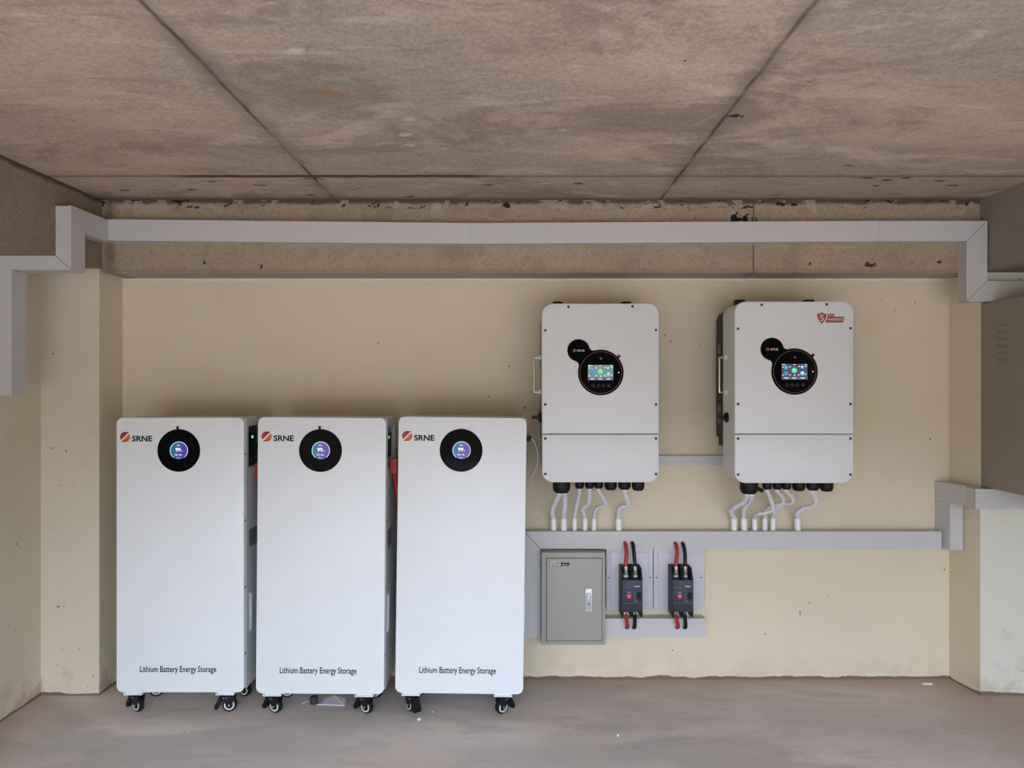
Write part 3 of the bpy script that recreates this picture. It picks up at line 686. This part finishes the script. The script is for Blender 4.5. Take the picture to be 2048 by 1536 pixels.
# ------------------------------------------------------------------ inverters
IW, IH = 0.435, 0.666
IZ0 = Z(965, 2.64)
GX = [0.078, 0.147, 0.185, 0.220, 0.266, 0.319, 0.371]
GR = [0.0330, 0.0172, 0.0172, 0.0172, 0.0235, 0.0240, 0.0240]
GL = [0.051, 0.035, 0.035, 0.035, 0.040, 0.038, 0.042]
def inverter(xl, Yf, z0, label, sticker, pale, sc_=1.0):
    t = empty('inverter', (xl, Yf, z0), label, 'inverter', 'white wall inverters')
    W, H = IW*sc_, IH*sc_
    split = 0.180; R = 0.041
    def part_outline(zlo, zhi, i, y, rl, rh):
        pts = []
        for (sx_, top, a0, r) in ((1, 1, 0, rh), (-1, 1, 90, rh), (-1, 0, 180, rl), (1, 0, 270, rl)):
            r = max(r-i, 0.0005)
            cx = W/2+sx_*(W/2-i-r); cz = (zhi-i-r) if top else (zlo+i+r)
            for k in range(9):
                a = math.radians(a0+90*k/8); pts.append((cx+r*math.cos(a), y, cz+r*math.sin(a)))
        return pts
    def plate(zlo, zhi, rl, rh, y0, y1, bev):
        m = MB(); m.loft([part_outline(zlo, zhi, bev, y0, rl, rh), part_outline(zlo, zhi, bev*0.3, y0+bev*0.3, rl, rh), part_outline(zlo, zhi, 0, y0+bev, rl, rh), part_outline(zlo, zhi, 0, y1, rl, rh)]); return m
    plate(split+0.0018, H, 0.0015, R, 0, 0.016, 0.0035).build('front_cover', M['inverter_paint'], t)
    plate(0, split-0.0018, R, 0.0015, 0, 0.016, 0.0035).build('terminal_cover', M['inverter_paint'], t)
    m = MB(); m.loft([part_outline(0.001, H-0.001, 0.001, y, R, R) for y in (0.0162, 0.15)]); m.build('shell', M['inverter_paint'], t)
    m = MB(); yb_ = 0.246
    m.box((0.002, 0.1502, 0.155), (W-0.002, yb_, H-0.050))
    m.box((0.012, 0.170, 0.120), (0.060, yb_, 0.1548))
    # corner rounding of the fin block
    m.loft([[(0.002, y, H-0.050), (W-0.002, y, H-0.050), (W-0.010, y, H-0.028), (W-0.034, y, H-0.012), (0.034, y, H-0.012), (0.010, y, H-0.028)] for y in (0.1502, yb_)])
    m.build('heat_sink', M['heat_sink'], t)
    for zc in (0.500, 0.455, 0.268, 0.222):
        m = MB()
        for r in (0.007, 0.012, 0.017):
            q = MB(); q.ring((0, 0, 0), r-0.0008, r+0.0008, 0, 0.0016, n=24)
            bmesh.ops.transform(q.bm, matrix=Matrix.Translation((0.0008, 0.197, zc)) @ Matrix.Rotation(PI/2, 4, 'Z'), verts=q.bm.verts)
            m._add(q.bm)
        m.box((0.0003, 0.179, zc-0.0007), (0.0019, 0.215, zc+0.0007)); m.box((0.0003, 0.1963, zc-0.018), (0.0019, 0.1977, zc+0.018))
        for a in (-1, 1):
            for b in (-1, 1): m.cyl((0.0, 0.197+a*0.016, zc+b*0.017), 0.0018, 0.0021, 'x', 8)
        m.build('fan_guard', M['fan_wire'], t)
    m = MB(); m.box((0.06, yb_+0.0002, 0.25), (W-0.06, YB-Yf, H-0.06)); m.build('wall_bracket', M['black_metal'], t)
    for x in (0.068, 0.337):
        m = MB(); slab(m, 0.040, 0.034, 0.006, x, H+0.008, 0.1504, 0.175, 0.002); m.build('lifting_lug', M['black_metal'], t)
    # handle on the left side
    zc = Z(749, Yf)-z0; yh = 0.105
    m = MB(); m.tube([(-0.006, yh, zc+0.066), (-0.022, yh, zc+0.066), (-0.026, yh, zc+0.062), (-0.026, yh, zc), (-0.026, yh, zc-0.062), (-0.022, yh, zc-0.066), (-0.006, yh, zc-0.066)], 0.0042, 12, 0.003); hnd = m.build('handle', M['chrome'], t)
    for s_ in (-1, 1):
        m = MB(); m.box((-0.010, yh-0.010, zc+s_*0.066-0.008), (0.0012, yh+0.010, zc+s_*0.066+0.008)); m.build('handle_mount', M['white_print'], hnd)
    # rotary isolator
    zs = Z(837, Yf)-z0
    m = MB(); m.cyl((0.0012, 0.092, zs), 0.0185, -0.009, 'x', 28, bev=0.0); m.cyl((-0.009, 0.092, zs), 0.012, -0.004, 'x', 20); sw = m.build('rotary_switch', M['black_plastic'], t)
    m = MB(); m.box((-0.036, 0.088, zs-0.0065), (-0.0092, 0.098, zs+0.0065)); m.build('switch_grip', M['black_plastic'], sw)
    m = MB(); add_text(m, 'OFF', 0, 0.018, zs-0.036, 0.0055, 0, 0.01, mapf=lambda u, w: (0.0012, 0.083-u+0.005, w)); add_text(m, 'ON', 0, 0.011, zs+0.030, 0.0045, 0, 0.01, mapf=lambda u, w: (0.0012, 0.078-u+0.005, w))
    m.build('switch_lettering', M['dark_print'], t)
    # cover screws
    for (px, py) in ((1137, 614), (1265, 613), (1090.5, 661), (1312, 660), (1090.5, 809), (1312, 809), (1090.5, 877), (1312, 877), (1090.5, 948), (1312, 948)):
        x, z = ((px-1084)/234)*W, ((965-py)/358)*H
        m = MB(); m.lathe((x, -0.0020, z), [(0.0028, 0), (0.0048, 0.0008), (0.0050, 0.0022)], 'y', 16); m.lathe((x, -0.0022, z), [(0.0012, 0), (0.0012, 0.0004)], 'y', 6); m.build('screw', M['screw'], t)
    # display
    px = lambda a: (a-1084)/234*W
    pz = lambda b: (965-b)/358*H
    k = W/234
    bc, br = (px(1201.4), pz(745.3)), 45.4*k
    scn, sr = (px(1156.9), pz(701)), 22.2*k
    m = MB()
    # one outline: two circles joined by fillets
    d = Vector((scn[0]-bc[0], scn[1]-bc[1])); D = d.length; u = d/D; v = Vector((-u.y, u.x)); rf = 9*k
    a_ = (D*D+(br+rf)**2-(sr+rf)**2)/(2*D); hgt = math.sqrt((br+rf)**2-a_*a_)
    pts = []
    B = Vector(bc); S = Vector(scn)
    f1, f2 = B+u*a_+v*hgt, B+u*a_-v*hgt
    def arc(c_, r, p, q, ccw, n):
        a0 = math.atan2(p.y-c_.y, p.x-c_.x); a1 = math.atan2(q.y-c_.y, q.x-c_.x)
        if ccw and a1 < a0: a1 += 2*PI
        if not ccw and a1 > a0: a1 -= 2*PI
        return [(c_.x+r*math.cos(a0+(a1-a0)*i/n), c_.y+r*math.sin(a0+(a1-a0)*i/n)) for i in range(n)]
    tb1 = B+(f1-B).normalized()*br; tb2 = B+(f2-B).normalized()*br
    ts1 = S+(f1-S).normalized()*sr; ts2 = S+(f2-S).normalized()*sr
    # counter-clockwise: big circle from tb1 all the way to tb2, fillet 2, small circle ts2 to ts1, fillet 1
    pts = arc(B, br, tb1, tb2, True, 56)+arc(f2, rf, tb2, ts2, False, 8)+arc(S, sr, ts2, ts1, True, 32)+arc(f1, rf, ts1, tb1, False, 8)
    m.prism(pts, -0.0035, 0.0003); d = m.build('display', M['glass'], t)
    m = MB(); m.ring((bc[0], 0, bc[1]), 41.2*k, 42.2*k, -0.0042, -0.0036, n=64); m.build('display_ring', M['ring_orange'], d)
    sx0, sx1, sz0, sz1 = px(1175.6), px(1226.4), pz(761), pz(730)
    sw_, shh = sx1-sx0, sz1-sz0
    m = MB(); m.box((sx0, -0.0040, sz0), (sx1, -0.0036, sz1)); m.build('display_screen', M['scr_bg_glare'] if pale else M['scr_bg'], d)
    m = MB(); P = lambda a, b: (sx0+a*sw_, sz0+b*shh)
    yy = -0.0044; y2 = -0.0041
    def dsc(a, b, r, mi, yo=0.0): m.mi = mi; m.prism(disc_poly(*P(a, b), r*shh, 20), yy-yo, y2)
    def rct(a0, b0, a1, b1, mi): m.mi = mi; p, q = P(a0, b0), P(a1, b1); m.box((p[0], yy, p[1]), (q[0], y2, q[1]))
    dsc(0.17, 0.76, 0.145, 2); dsc(0.17, 0.76, 0.075, 1, 0.0004); dsc(0.17, 0.40, 0.135, 2); rct(0.145, 0.32, 0.20, 0.50, 1); m.mi = 0
    dsc(0.49, 0.58, 0.175, 3); dsc(0.80, 0.79, 0.12, 2); dsc(0.80, 0.40, 0.145, 1); dsc(0.80, 0.43, 0.06, 0, 0.0004)
    p, q = P(0.455, 0.60), P(0.525, 0.63); m.mi = 0; m.box((p[0], yy-0.0004, p[1]), (q[0], yy, q[1]))
    dsc(0.79, 0.80, 0.06, 0, 0.0004)
    for (a, b) in ((0.05, 0.80), (0.32, 0.81), (0.68, 0.83), (0.94, 0.83), (0.05, 0.29), (0.32, 0.30), (0.66, 0.30), (0.93, 0.33), (0.50, 0.27)): rct(a-0.03, b-0.025, a+0.03, b+0.03, 0)
    rct(0.01, 0.93, 0.14, 0.975, 0); rct(0.45, 0.93, 0.53, 0.97, 0); rct(0.88, 0.93, 0.98, 0.965, 0)
    rct(0.0, 0.0, 1.0, 0.20, 4)
    m.mi = 0
    for a0, a1 in ((0.10, 0.26), (0.41, 0.56), (0.73, 0.89)):
        p, q = P(a0, 0.075), P(a1, 0.125); m.box((p[0], yy-0.0003, p[1]), (q[0], yy, q[1]))
    m.build('screen_icons', [M['scr_white'], M['scr_cyan'], M['scr_blue'], M['scr_green'], M['scr_bar']], d)
    for bx in (1186.5, 1196.5, 1206.5, 1217.5):
        m = MB(); m.ring((px(bx), 0, pz(771.5)), 2.6*k, 3.3*k, -0.0040, -0.0036, n=20); m.box((px(bx)-0.0009, -0.0040, pz(773)), (px(bx)+0.0009, -0.0036, pz(770.5))); m.build('touch_button', M['button_grey'], d)
    m = MB(); m.prism(disc_poly(px(1237), pz(745.3), 1.3*k, 12), -0.0041, -0.0036); m.build('indicator_light', M['white_led'], d)
    m = MB(); emblem(m, px(1148), pz(701), 3.2*k, -0.0042); emblem(m, px(1201.5), pz(717), 2.5*k, -0.0042); m.build('logo_emblem', [M['ring_orange'], M['logo_orange']], d)
    m = MB(); add_text(m, 'SRNE', px(1153.5), px(1169), pz(703.4), 4.0*k, -0.0039, 0.006); m.build('logo_lettering', M['white_print'], d)
    q = MB(); q.box((-0.0045, -0.0028, -0.007), (0.0045, -0.0020, 0.008))
    bmesh.ops.transform(q.bm, matrix=Matrix.Translation((px(1236.5), 0, pz(714))) @ Matrix.Rotation(r_(45), 4, 'Y'), verts=q.bm.verts); q.build('film_tab', M['black_plastic'], t)
    if sticker:
        # numbers measured on the photo's sticker, metres from the cover's left bottom corner
        fx = lambda a: (a-1469.5)/237.5*W
        fz = lambda b: (966-b)/361*H
        m = MB()
        sh_ = [(1634, 629.6), (1637.5, 629.6), (1640.5, 628.5), (1643.5, 626.4), (1646.5, 628.5), (1649.5, 629.6), (1652.8, 629.6), (1652.8, 634), (1651.5, 639), (1648, 645), (1643.5, 649.2), (1639, 645), (1635.6, 639), (1634, 634)]
        m.prism([(fx(a), fz(b)) for a, b in sh_], -0.0006, 0.0002)
        bn = [(1655.0, 629.6), (1668.5, 629.6), (1668.5, 635.4), (1687.8, 635.4), (1687.8, 640), (1686.5, 645), (1684.5, 647), (1650.0, 647), (1653.5, 641), (1655.0, 635)]
        m.prism([(fx(a), fz(b)) for a, b in bn], -0.0006, 0.0002)
        w = m.build('warranty_sticker', M['sticker'], t)
        m = MB(); add_text(m, '5', fx(1639.7), fx(1647.6), fz(643.5), 11.5*k, -0.0009, 0.0)
        add_text(m, 'YEARS', fx(1655.8), fx(1667.3), fz(634.2), 2.8*k, -0.0009, 0.0); add_text(m, 'WARRANTY', fx(1655.5), fx(1686.6), fz(643.3), 4.8*k, -0.0009, 0.012)
        m.build('sticker_lettering', M['white_print'], w)
    # cable glands
    for i, (gx, gr, gl) in enumerate(zip(GX, GR, GL)):
        m = MB()
        m.lathe((gx*sc_, 0.080, 0.0015), [(gr*0.80, 0), (gr*0.80, -0.006), (gr*1.0, -0.006), (gr*1.02, -gl*0.62), (gr*0.94, -gl*0.85), (gr*0.72, -gl), (gr*0.55, -gl)], 'z', 28, rib=0.035)
        m.build('cable_gland', M['black_plastic'], t)
    return t
inv1 = inverter(X(1084, 2.64), 2.64, IZ0, 'white wall inverter on the left, nearest the battery cabinets', False, True)
Y2 = 2.60
inv2 = inverter(X(1469.5, Y2), Y2, Z(966.5, Y2), 'white wall inverter on the right with an orange warranty sticker', True, False, 1.0)
m = MB(); m.tube([(GX[0]+0.030, 0.08, -0.030), (GX[0]+0.040, 0.078, -0.034), (GX[0]+0.052, 0.076, -0.040)], 0.0075, 12); m.build('gland_plug', M['black_plastic'], inv2)

# flexible conduits from the glands down to sockets on the trunking
YS = 2.8725
def conduit(iv, gi, dx, mid, sock, r, label):
    near = 0.45 if 'in front' in label else 1.0
    g0 = (iv.location.x+GX[gi]+dx, iv.location.y+0.080, iv.location.z-GL[gi]+0.0012)
    s0 = (X(sock, YS), YS, 0.613)
    t = empty('flexible_conduit', s0, label, 'conduit', 'white flexible conduits below the inverters')
    L = t.location
    ya = g0[1]
    n_ = len(mid)
    pts = [g0, (g0[0], g0[1], iv.location.z-GL[gi]-0.006)]
    for i, (a, b) in enumerate(mid): pts.append(at(a, b, ya+(YS-ya)*(0.25+0.7*(i+1)/(n_+1))*near))
    pts += [(s0[0], YS, 0.662), (s0[0], YS, 0.640)]
    m = MB(); m.tube([tuple(Vector(p)-L) for p in pts], r, 14, 0.0016, 0.13, 0.0052); m.build('conduit_tube', M['conduit'], t)
    rs = r*1.25
    m = MB(); m.lathe((0, 0, 0), [(rs, 0.0), (rs, 0.046), (rs-0.001, 0.0475), (r*1.01, 0.0475)], 'z', 24); m.build('conduit_socket', M['socket'], t)
w_ = 0.0105; s_ = 0.0083
for gi, dx, mid, sock, r, lab in (
    (0, -0.010, [(1109, 1008), (1104, 1024)], 1107, w_, 'conduit leftmost below the left inverter, leaving its big gland'),
    (0, 0.011, [(1130, 1008), (1128, 1024)], 1127.5, w_, 'straight conduit, right one of the pair in the big gland of the left inverter'),
    (1, 0, [(1156, 1000), (1152, 1016)], 1149, s_, 'thin conduit, third from the left below the left inverter'),
    (2, 0, [(1178, 1005), (1170, 1013), (1165, 1020)], 1170, s_, 'thin kinked conduit, fourth from the left below the left inverter'),
    (3, 0, [(1210, 1003), (1209, 1011), (1193, 1017)], 1188, s_, 'thin conduit bent sharply right then back, below the left inverter'),
    (5, 0, [(1254, 998), (1256, 1010), (1240, 1016)], 1237, w_, 'conduit standing alone on the right below the left inverter')):
    conduit(inv1, gi, dx, mid, sock, r, lab)
for gi, dx, mid, sock, r, lab in (
    (0, -0.008, [(1487, 1003), (1470, 1014), (1462, 1022)], 1468, w_, 'conduit leftmost below the right inverter, bowing to the left'),
    (0, 0.011, [(1499, 1003), (1489, 1016)], 1488, w_, 'conduit, right one of the pair in the big gland of the right inverter'),
    (1, 0, [(1542, 1000), (1546, 1018), (1532, 1025), (1513, 1029)], 1509, s_, 'thin conduit below the right inverter crossing in front of its neighbours'),
    (2, 0, [(1564, 993), (1565, 1005), (1548, 1011), (1533, 1020)], 1529.5, s_, 'thin conduit below the right inverter, middle one of three'),
    (3, 0, [(1584, 994), (1584, 1005), (1565, 1009), (1550, 1019)], 1546, s_, 'thin conduit below the right inverter, right one of three'),
    (5, 0, [(1631, 998), (1627, 1011), (1605, 1017), (1595, 1026)], 1595, w_, 'conduit standing alone on the right below the right inverter')):
    conduit(inv2, gi, dx, mid, sock, r, lab)

# ------------------------------------------------------------------ grey metal box with lock
t = empty('metal_enclosure', (0.1045, 2.80, 0.175), 'grey metal distribution box with silver lock beside the right battery', 'electrical box')
w, h = 0.2515, 0.364
m = MB()
m.box((0, 0.012, 0), (w, 0.0995, h)); 
slab(m, w, h, 0.003, w/2, h/2, 0, 0.0118, 0.0012, 3)
m.build('enclosure_body', M['enclosure'], t)
m = MB(); dx0, dx1, dz0, dz1 = 0.0205, 0.2375, 0.0175, 0.341
m.box((dx0-0.0022, -0.0006, dz0-0.0022), (dx1+0.0022, 0.0002, dz1+0.0022)); m.build('door_seam', M['gap'], t)
m = MB(); slab(m, dx1-dx0, dz1-dz0, 0.002, (dx0+dx1)/2, (dz0+dz1)/2, -0.0028, -0.0007, 0.001, 3); d = m.build('door', M['enclosure'], t)
lx0, lx1 = X(1170.5, 2.8)-0.1045, X(1183.5, 2.8)-0.1045
lz0, lz1 = Z(1222.5, 2.8)-0.175, Z(1177, 2.8)-0.175
lc, lz = (lx0+lx1)/2, (lz0+lz1)/2
m = MB(); slab(m, lx1-lx0, lz1-lz0, 0.0015, lc, lz, -0.0060, -0.0029, 0.001, 3); lk = m.build('lock_plate', M['lock'], d)
m = MB(); slab(m, 0.0165, 0.063, 0.008, lc, lz-0.002, -0.0100, -0.0062, 0.0015, 6); m.build('lock_handle', M['lock_dark'], d)
m = MB(); m.cyl((lc, -0.0106, lz-0.012), 0.0032, 0.0005, 'y', 14); m.build('keyhole', M['gap'], d)
m = MB(); m.prism(disc_poly(lc, lz-0.0225, 0.0075, 20, PI, 2*PI), -0.0108, -0.0101); m.build('push_button', M['chrome'], d)
bx = lambda a: X(a, 2.8)-0.1045
bz = lambda b: Z(b, 2.8)-0.175
m = MB(); add_text(m, 'FEC', bx(1104.4), bx(1122.2), bz(1132.6), 0.0165, -0.0031, 0.012)
for i, (a, b) in enumerate(((1122, 1127), (1128, 1132), (1133, 1139))):
    m.box((bx(a), -0.0031, bz(1128.4)), (bx(b), -0.0029, bz(1125))); m.box((bx(a), -0.0031, bz(1131.5)), (bx(b-1), -0.0029, bz(1129.3)))
m.build('emblem_shadow', M['dark_print'], d)
m = MB(); add_text(m, 'FEC', bx(1103.4), bx(1121.0), bz(1131.4), 0.0160, -0.0034, 0.012); m.build('emblem_lettering', M['white_print'], d)

# ------------------------------------------------------------------ blank lids and breakers
for (a, b, lab) in ((1212.5, 1306, 'white blank panel behind the left circuit breaker'), (1307.5, 1408, 'white blank panel behind the right circuit breaker')):
    Yp = 2.862
    x0, x1 = max(X(a, Yp), 0.3605), X(b, Yp); z0, z1 = Z(1219, Yp), 0.5425
    t = empty('wall_panel', ((x0+x1)/2, Yp, z0), lab, 'wall panel', 'white blank panels')
    w, h = x1-x0, z1-z0
    m = MB(); slab(m, w, h, 0.003, 0, h/2, 0, YB-Yp, 0.0015, 3); m.build('back_box', M['panel_plastic'], t)
    m = MB(); slab(m, w-0.034, h-0.030, 0.002, 0.0, h/2, -0.0028, -0.0002, 0.0022, 3); m.build('lid', M['panel_plastic'], t)
    for s_ in (-1, 1):
        m = MB(); m.cyl((s_*(w/2-0.0115), -0.0012, h*0.52), 0.0028, 0.0012, 'y', 12); m.build('screw', M['screw'], t)

def cable(name, mat, pts, label, grp, r=0.0072):
    m = MB(); m.tube(pts, r, 14, 0.003)
    return tag(m.build(name, mat), label, 'cable', grp)
def breaker(x0, side):
    Yf, Yr = 2.772, 2.8585
    t = empty('circuit_breaker', (x0, Yf, Z(1236, Yf)), f'black circuit breaker with a red round button on the {side} panel', 'circuit breaker', 'black circuit breakers')
    w = 0.0805; zt = Z(1139, Yf)-t.location.z; z1 = Z(1160.5, Yf)-t.location.z; z0 = Z(1224.5, Yf)-t.location.z
    D = Yr-Yf
    m = MB(); slab(m, w, z1-z0, 0.002, w/2, (z0+z1)/2, 0.0, D, 0.0015, 3); m.build('housing', M['breaker'], t)
    m = MB()
    for a, b in (((0.004, 0.050, z1+0.0002), (w-0.004, D, zt)), ((0.004, 0.050, 0.004), (w-0.004, D, z0-0.0002))):
        m = MB(); m.box(a, b); m.build('terminal_base', M['breaker_dark'], t)
    for xa, th in ((0.0, 0.007), (w/2-0.005, 0.010), (w-0.007, 0.007)):
        for poly in ([(0.001, z1+0.0002), (0.030, zt), (D, zt), (D, z1+0.0002)], [(0.001, z0-0.0002), (0.010, 0.0), (D, 0.0), (D, z0-0.0002)]):
            m = MB(); m.loft([[(x, y, z) for y, z in poly] for x in (xa, xa+th)]); m.build('barrier', M['breaker_dark'], t)
    for xc in (0.0215, 0.058):
        m = MB()
        m.box((xc-0.009, 0.040, z1+0.001), (xc+0.009, 0.048, z1+0.016)); m.tube([(xc, 0.038, z1+0.012), (xc-0.001, 0.034, zt-0.008), (xc-0.002, 0.034, zt+0.004)], 0.0085, 12)
        m.cyl((xc, 0.032, z1+0.008), 0.005, 0.008, 'y', 12)
        m.build('cable_lug', M['steel'], t)
        m = MB(); m.box((xc-0.008, 0.036, 0.002), (xc+0.008, 0.046, z0-0.001)); m.build('cable_lug', M['steel'], t)
    # cover details
    m = MB(); rx = X(1258, Yf)-X(1244, Yf); rz = Z(1192.5, Yf)-t.location.z
    m.lathe((rx, -0.0030, rz), [(0.0075, 0), (0.0098, 0.0012), (0.0098, 0.003)], 'y', 24); rb = m.build('trip_button', M['red_button'], t)
    m = MB()
    for dz in (-0.003, 0.001): m.box((rx-0.004, -0.0034, rz+dz-0.0006), (rx+0.004, -0.0031, rz+dz+0.0008))
    m.build('button_mark', M['white_print'], rb)
    m = MB(); m.box((w-0.034, -0.0008, z1-0.028), (w-0.008, 0, z1-0.020)); bl = m.build('blue_label', M['blue_label'], t)
    m = MB(); m.box((w-0.032, -0.0011, z1-0.0255), (w-0.012, -0.0009, z1-0.0225)); m.build('label_mark', M['white_print'], bl)
    m = MB(); m.box((0.006, -0.0006, z1-0.0285), (0.036, 0, z1-0.0275)); m.box((0.006, -0.0006, z0+0.034), (w-0.004, 0, z0+0.035))
    m.box((rx-0.007, -0.0006, rz+0.013), (rx+0.007, 0, rz+0.017))
    for k in range(4): m.box((w-0.033, -0.0006, z0+0.046+k*0.009), (w-0.033+(0.022 if k == 3 else 0.007), 0, z0+0.048+k*0.009))
    m.box((w-0.032, -0.0006, z0+0.041), (w-0.020, 0, z0+0.0435))
    m.build('cover_print', M['grey_print'], t)
    m = MB(); slab(m, 0.017, 0.028, 0.001, w-0.0145, z0+0.064, -0.0035, 0.0, 0.001, 2); m.box((w-0.021, -0.012, z0+0.066), (w-0.008, -0.0034, z0+0.074)); m.build('toggle', M['breaker_dark'], t)
    for zz in (z1-0.008, z0+0.008):
        m = MB(); m.cyl((0.011, -0.0004, zz), 0.0032, 0.0005, 'y', 12); m.build('mounting_hole', M['gap'], t)
    return t
b1 = breaker(X(1244, 2.772), 'left'); b2 = breaker(X(1345.5, 2.772), 'right')
YL = 2.806
def feed(b, xs, top, low, side):
    g = 'short cables at the circuit breakers'
    for i, (nm, mt) in enumerate((('red_cable', M['red_cable']), ('black_cable', M['black_cable']))):
        xc = b.location.x+(0.0200, 0.0560)[i]; zt = b.location.z+(Z(1139, 2.772)-b.location.z)
        col = nm.split('_')[0]
        hx, hy = top[i]
        p0 = at(hx, hy, 2.85)
        cable(nm, mt, [(p0[0], 2.852, p0[2]), (p0[0], 2.838, p0[2]-0.001), (p0[0]+0.001, 2.826, p0[2]-0.010), at(xs[i], 1108, 2.815), (xc, YL, zt+0.015), (xc, YL, zt-0.004)],
              f'{col} cable entering the {side} circuit breaker from above', g)
        hx, hy = low[i]
        p1 = at(hx, hy, 2.85); zb = b.location.z
        cable(nm, mt, [(xc+0.002, 2.813, zb+0.010), (xc+0.002, 2.816, zb-0.004), (p1[0]+0.001, 2.826, p1[2]+0.012), (p1[0], 2.838, p1[2]+0.002), (p1[0], 2.852, p1[2])],
              f'{col} cable leaving the {side} circuit breaker at its foot', g)
feed(b1, (1253, 1268), ((1249.5, 1085), (1264, 1085)), ((1252.5, 1254), (1267, 1254)), 'left')
feed(b2, (1354, 1370), ((1350, 1086), (1364.5, 1086)), ((1353, 1254), (1368, 1254)), 'right')

# ------------------------------------------------------------------ cabinet at the right edge
t = empty('wall_cabinet', (1.801, YP, 0.8085), 'dull beige metal cabinet with side louvres at the right edge, above trunking', 'cabinet')
m = MB(); m.box((0, -0.40, 0), (0.50, -0.0005, 0.705)); m.build('cabinet_body', M['cabinet'], t)
for k in range(6):
    py = 650+13.9*k
    z = Z(py, 2.62)-0.8085
    m = MB(); m.loft([[(-0.0002, -0.150, z-0.004), (-0.0002, -0.150, z+0.005), (-0.004, -0.150, z-0.004)], [(-0.0002, -0.096, z-0.004), (-0.0002, -0.096, z+0.005), (-0.004, -0.096, z-0.004)]]); m.build('louvre', M['cabinet'], t)
m = MB(); m.box((0.012, -0.4175, 0.012), (0.488, -0.4005, 0.693)); m.build('cabinet_door', M['cabinet'], t)

# ------------------------------------------------------------------ bits on the floor
def onfloor(px, py):
    Y = EYE*F/(py-CY); return ((px-CX)*Y/F, Y)
x, y = onfloor(628, 1407)
m = MB(); m.lathe((0, 0, 0), [(0.013, 0), (0.0155, 0.004), (0.0155, 0.020), (0.013, 0.027), (0.004, 0.029)], 'z', 20, rib=0.05)
tag(m.build('rubber_cap', M['rubber'], None, (x, y, 0)), 'dark round rubber cap lying on the floor under the middle battery', 'rubber cap')
m = MB()
F0 = [(640, 1410), (688, 1412.5), (668, 1400), (650, 1402)]
P = [onfloor(*p) for p in F0]
hs = [0.003, 0.002, 0.016, 0.010]
m.loft([[(p[0], p[1], hh) for p, hh in zip(P, hs)], [(p[0], p[1], hh+0.0008) for p, hh in zip(P, hs)]])
q0, q1 = onfloor(666, 1399), onfloor(690, 1412); q2 = onfloor(692, 1404)
m.loft([[(q0[0], q0[1], 0.018), (q1[0], q1[1], 0.002), (q2[0], q2[1], 0.010)], [(q0[0], q0[1], 0.019), (q1[0], q1[1], 0.003), (q2[0], q2[1], 0.011)]])
bag = tag(m.build('plastic_wrapper', M['film']), 'clear crumpled plastic wrapper on the floor under the middle battery', 'plastic wrapper')
m = MB(); a, b, d_ = onfloor(634, 1410), onfloor(664, 1411), onfloor(689, 1412.5)
m.tube([(a[0], a[1], 0.0022), (b[0], b[1], 0.0022), (d_[0], d_[1], 0.0022)], 0.0018, 8); m.tube([(d_[0], d_[1], 0.0022), (q0[0]+0.01, q0[1]-0.01, 0.016)], 0.0014, 8)
m.build('wrapper_seam', M['white_print'], bag)
a, b = onfloor(602, 1409), onfloor(619, 1402)
m = MB(); m.tube([(a[0], a[1], 0.0015), ((a[0]+b[0])/2, (a[1]+b[1])/2, 0.003), (b[0], b[1], 0.0015)], 0.0014, 8)
tag(m.build('cable_tie', M['white_print']), 'thin white plastic strip on the floor left of the rubber cap', 'plastic strip')
def crumb(px, py, r, label, flat=0.7):
    x, y = onfloor(px, py)
    m = MB(); bmesh.ops.create_icosphere(m.bm, subdivisions=2, radius=r)
    for v in m.bm.verts:
        v.co *= 1+random.uniform(-0.22, 0.22); v.co.z *= flat
    lo = min(v.co.z for v in m.bm.verts)
    for v in m.bm.verts: v.co.z -= lo
    tag(m.build('plaster_crumb', M['crumb'], None, (x, y, 0), smooth=20), label, 'crumb of plaster', 'plaster crumbs on the floor')
crumb(838, 1441, 0.0075, 'pale plaster crumb in front of the right battery cabinet caster')
crumb(865, 1425, 0.0040, 'tiny pale crumb under the front edge of the right battery')
crumb(1236, 1473, 0.0055, 'white plaster crumb alone on open floor in front of the grey box', 0.9)
crumb(376, 1467, 0.0030, 'tiny pale crumb on the floor in front of the left battery')
x, y = onfloor(1854, 1369)
m = MB(); m.box((-0.020, -0.004, 0), (0.020, 0.004, 0.006)); tag(m.build('plaster_chip', M['crumb'], None, (x, y, 0)), 'small flat white plaster chip at the foot of the back wall, right corner', 'plaster chip')
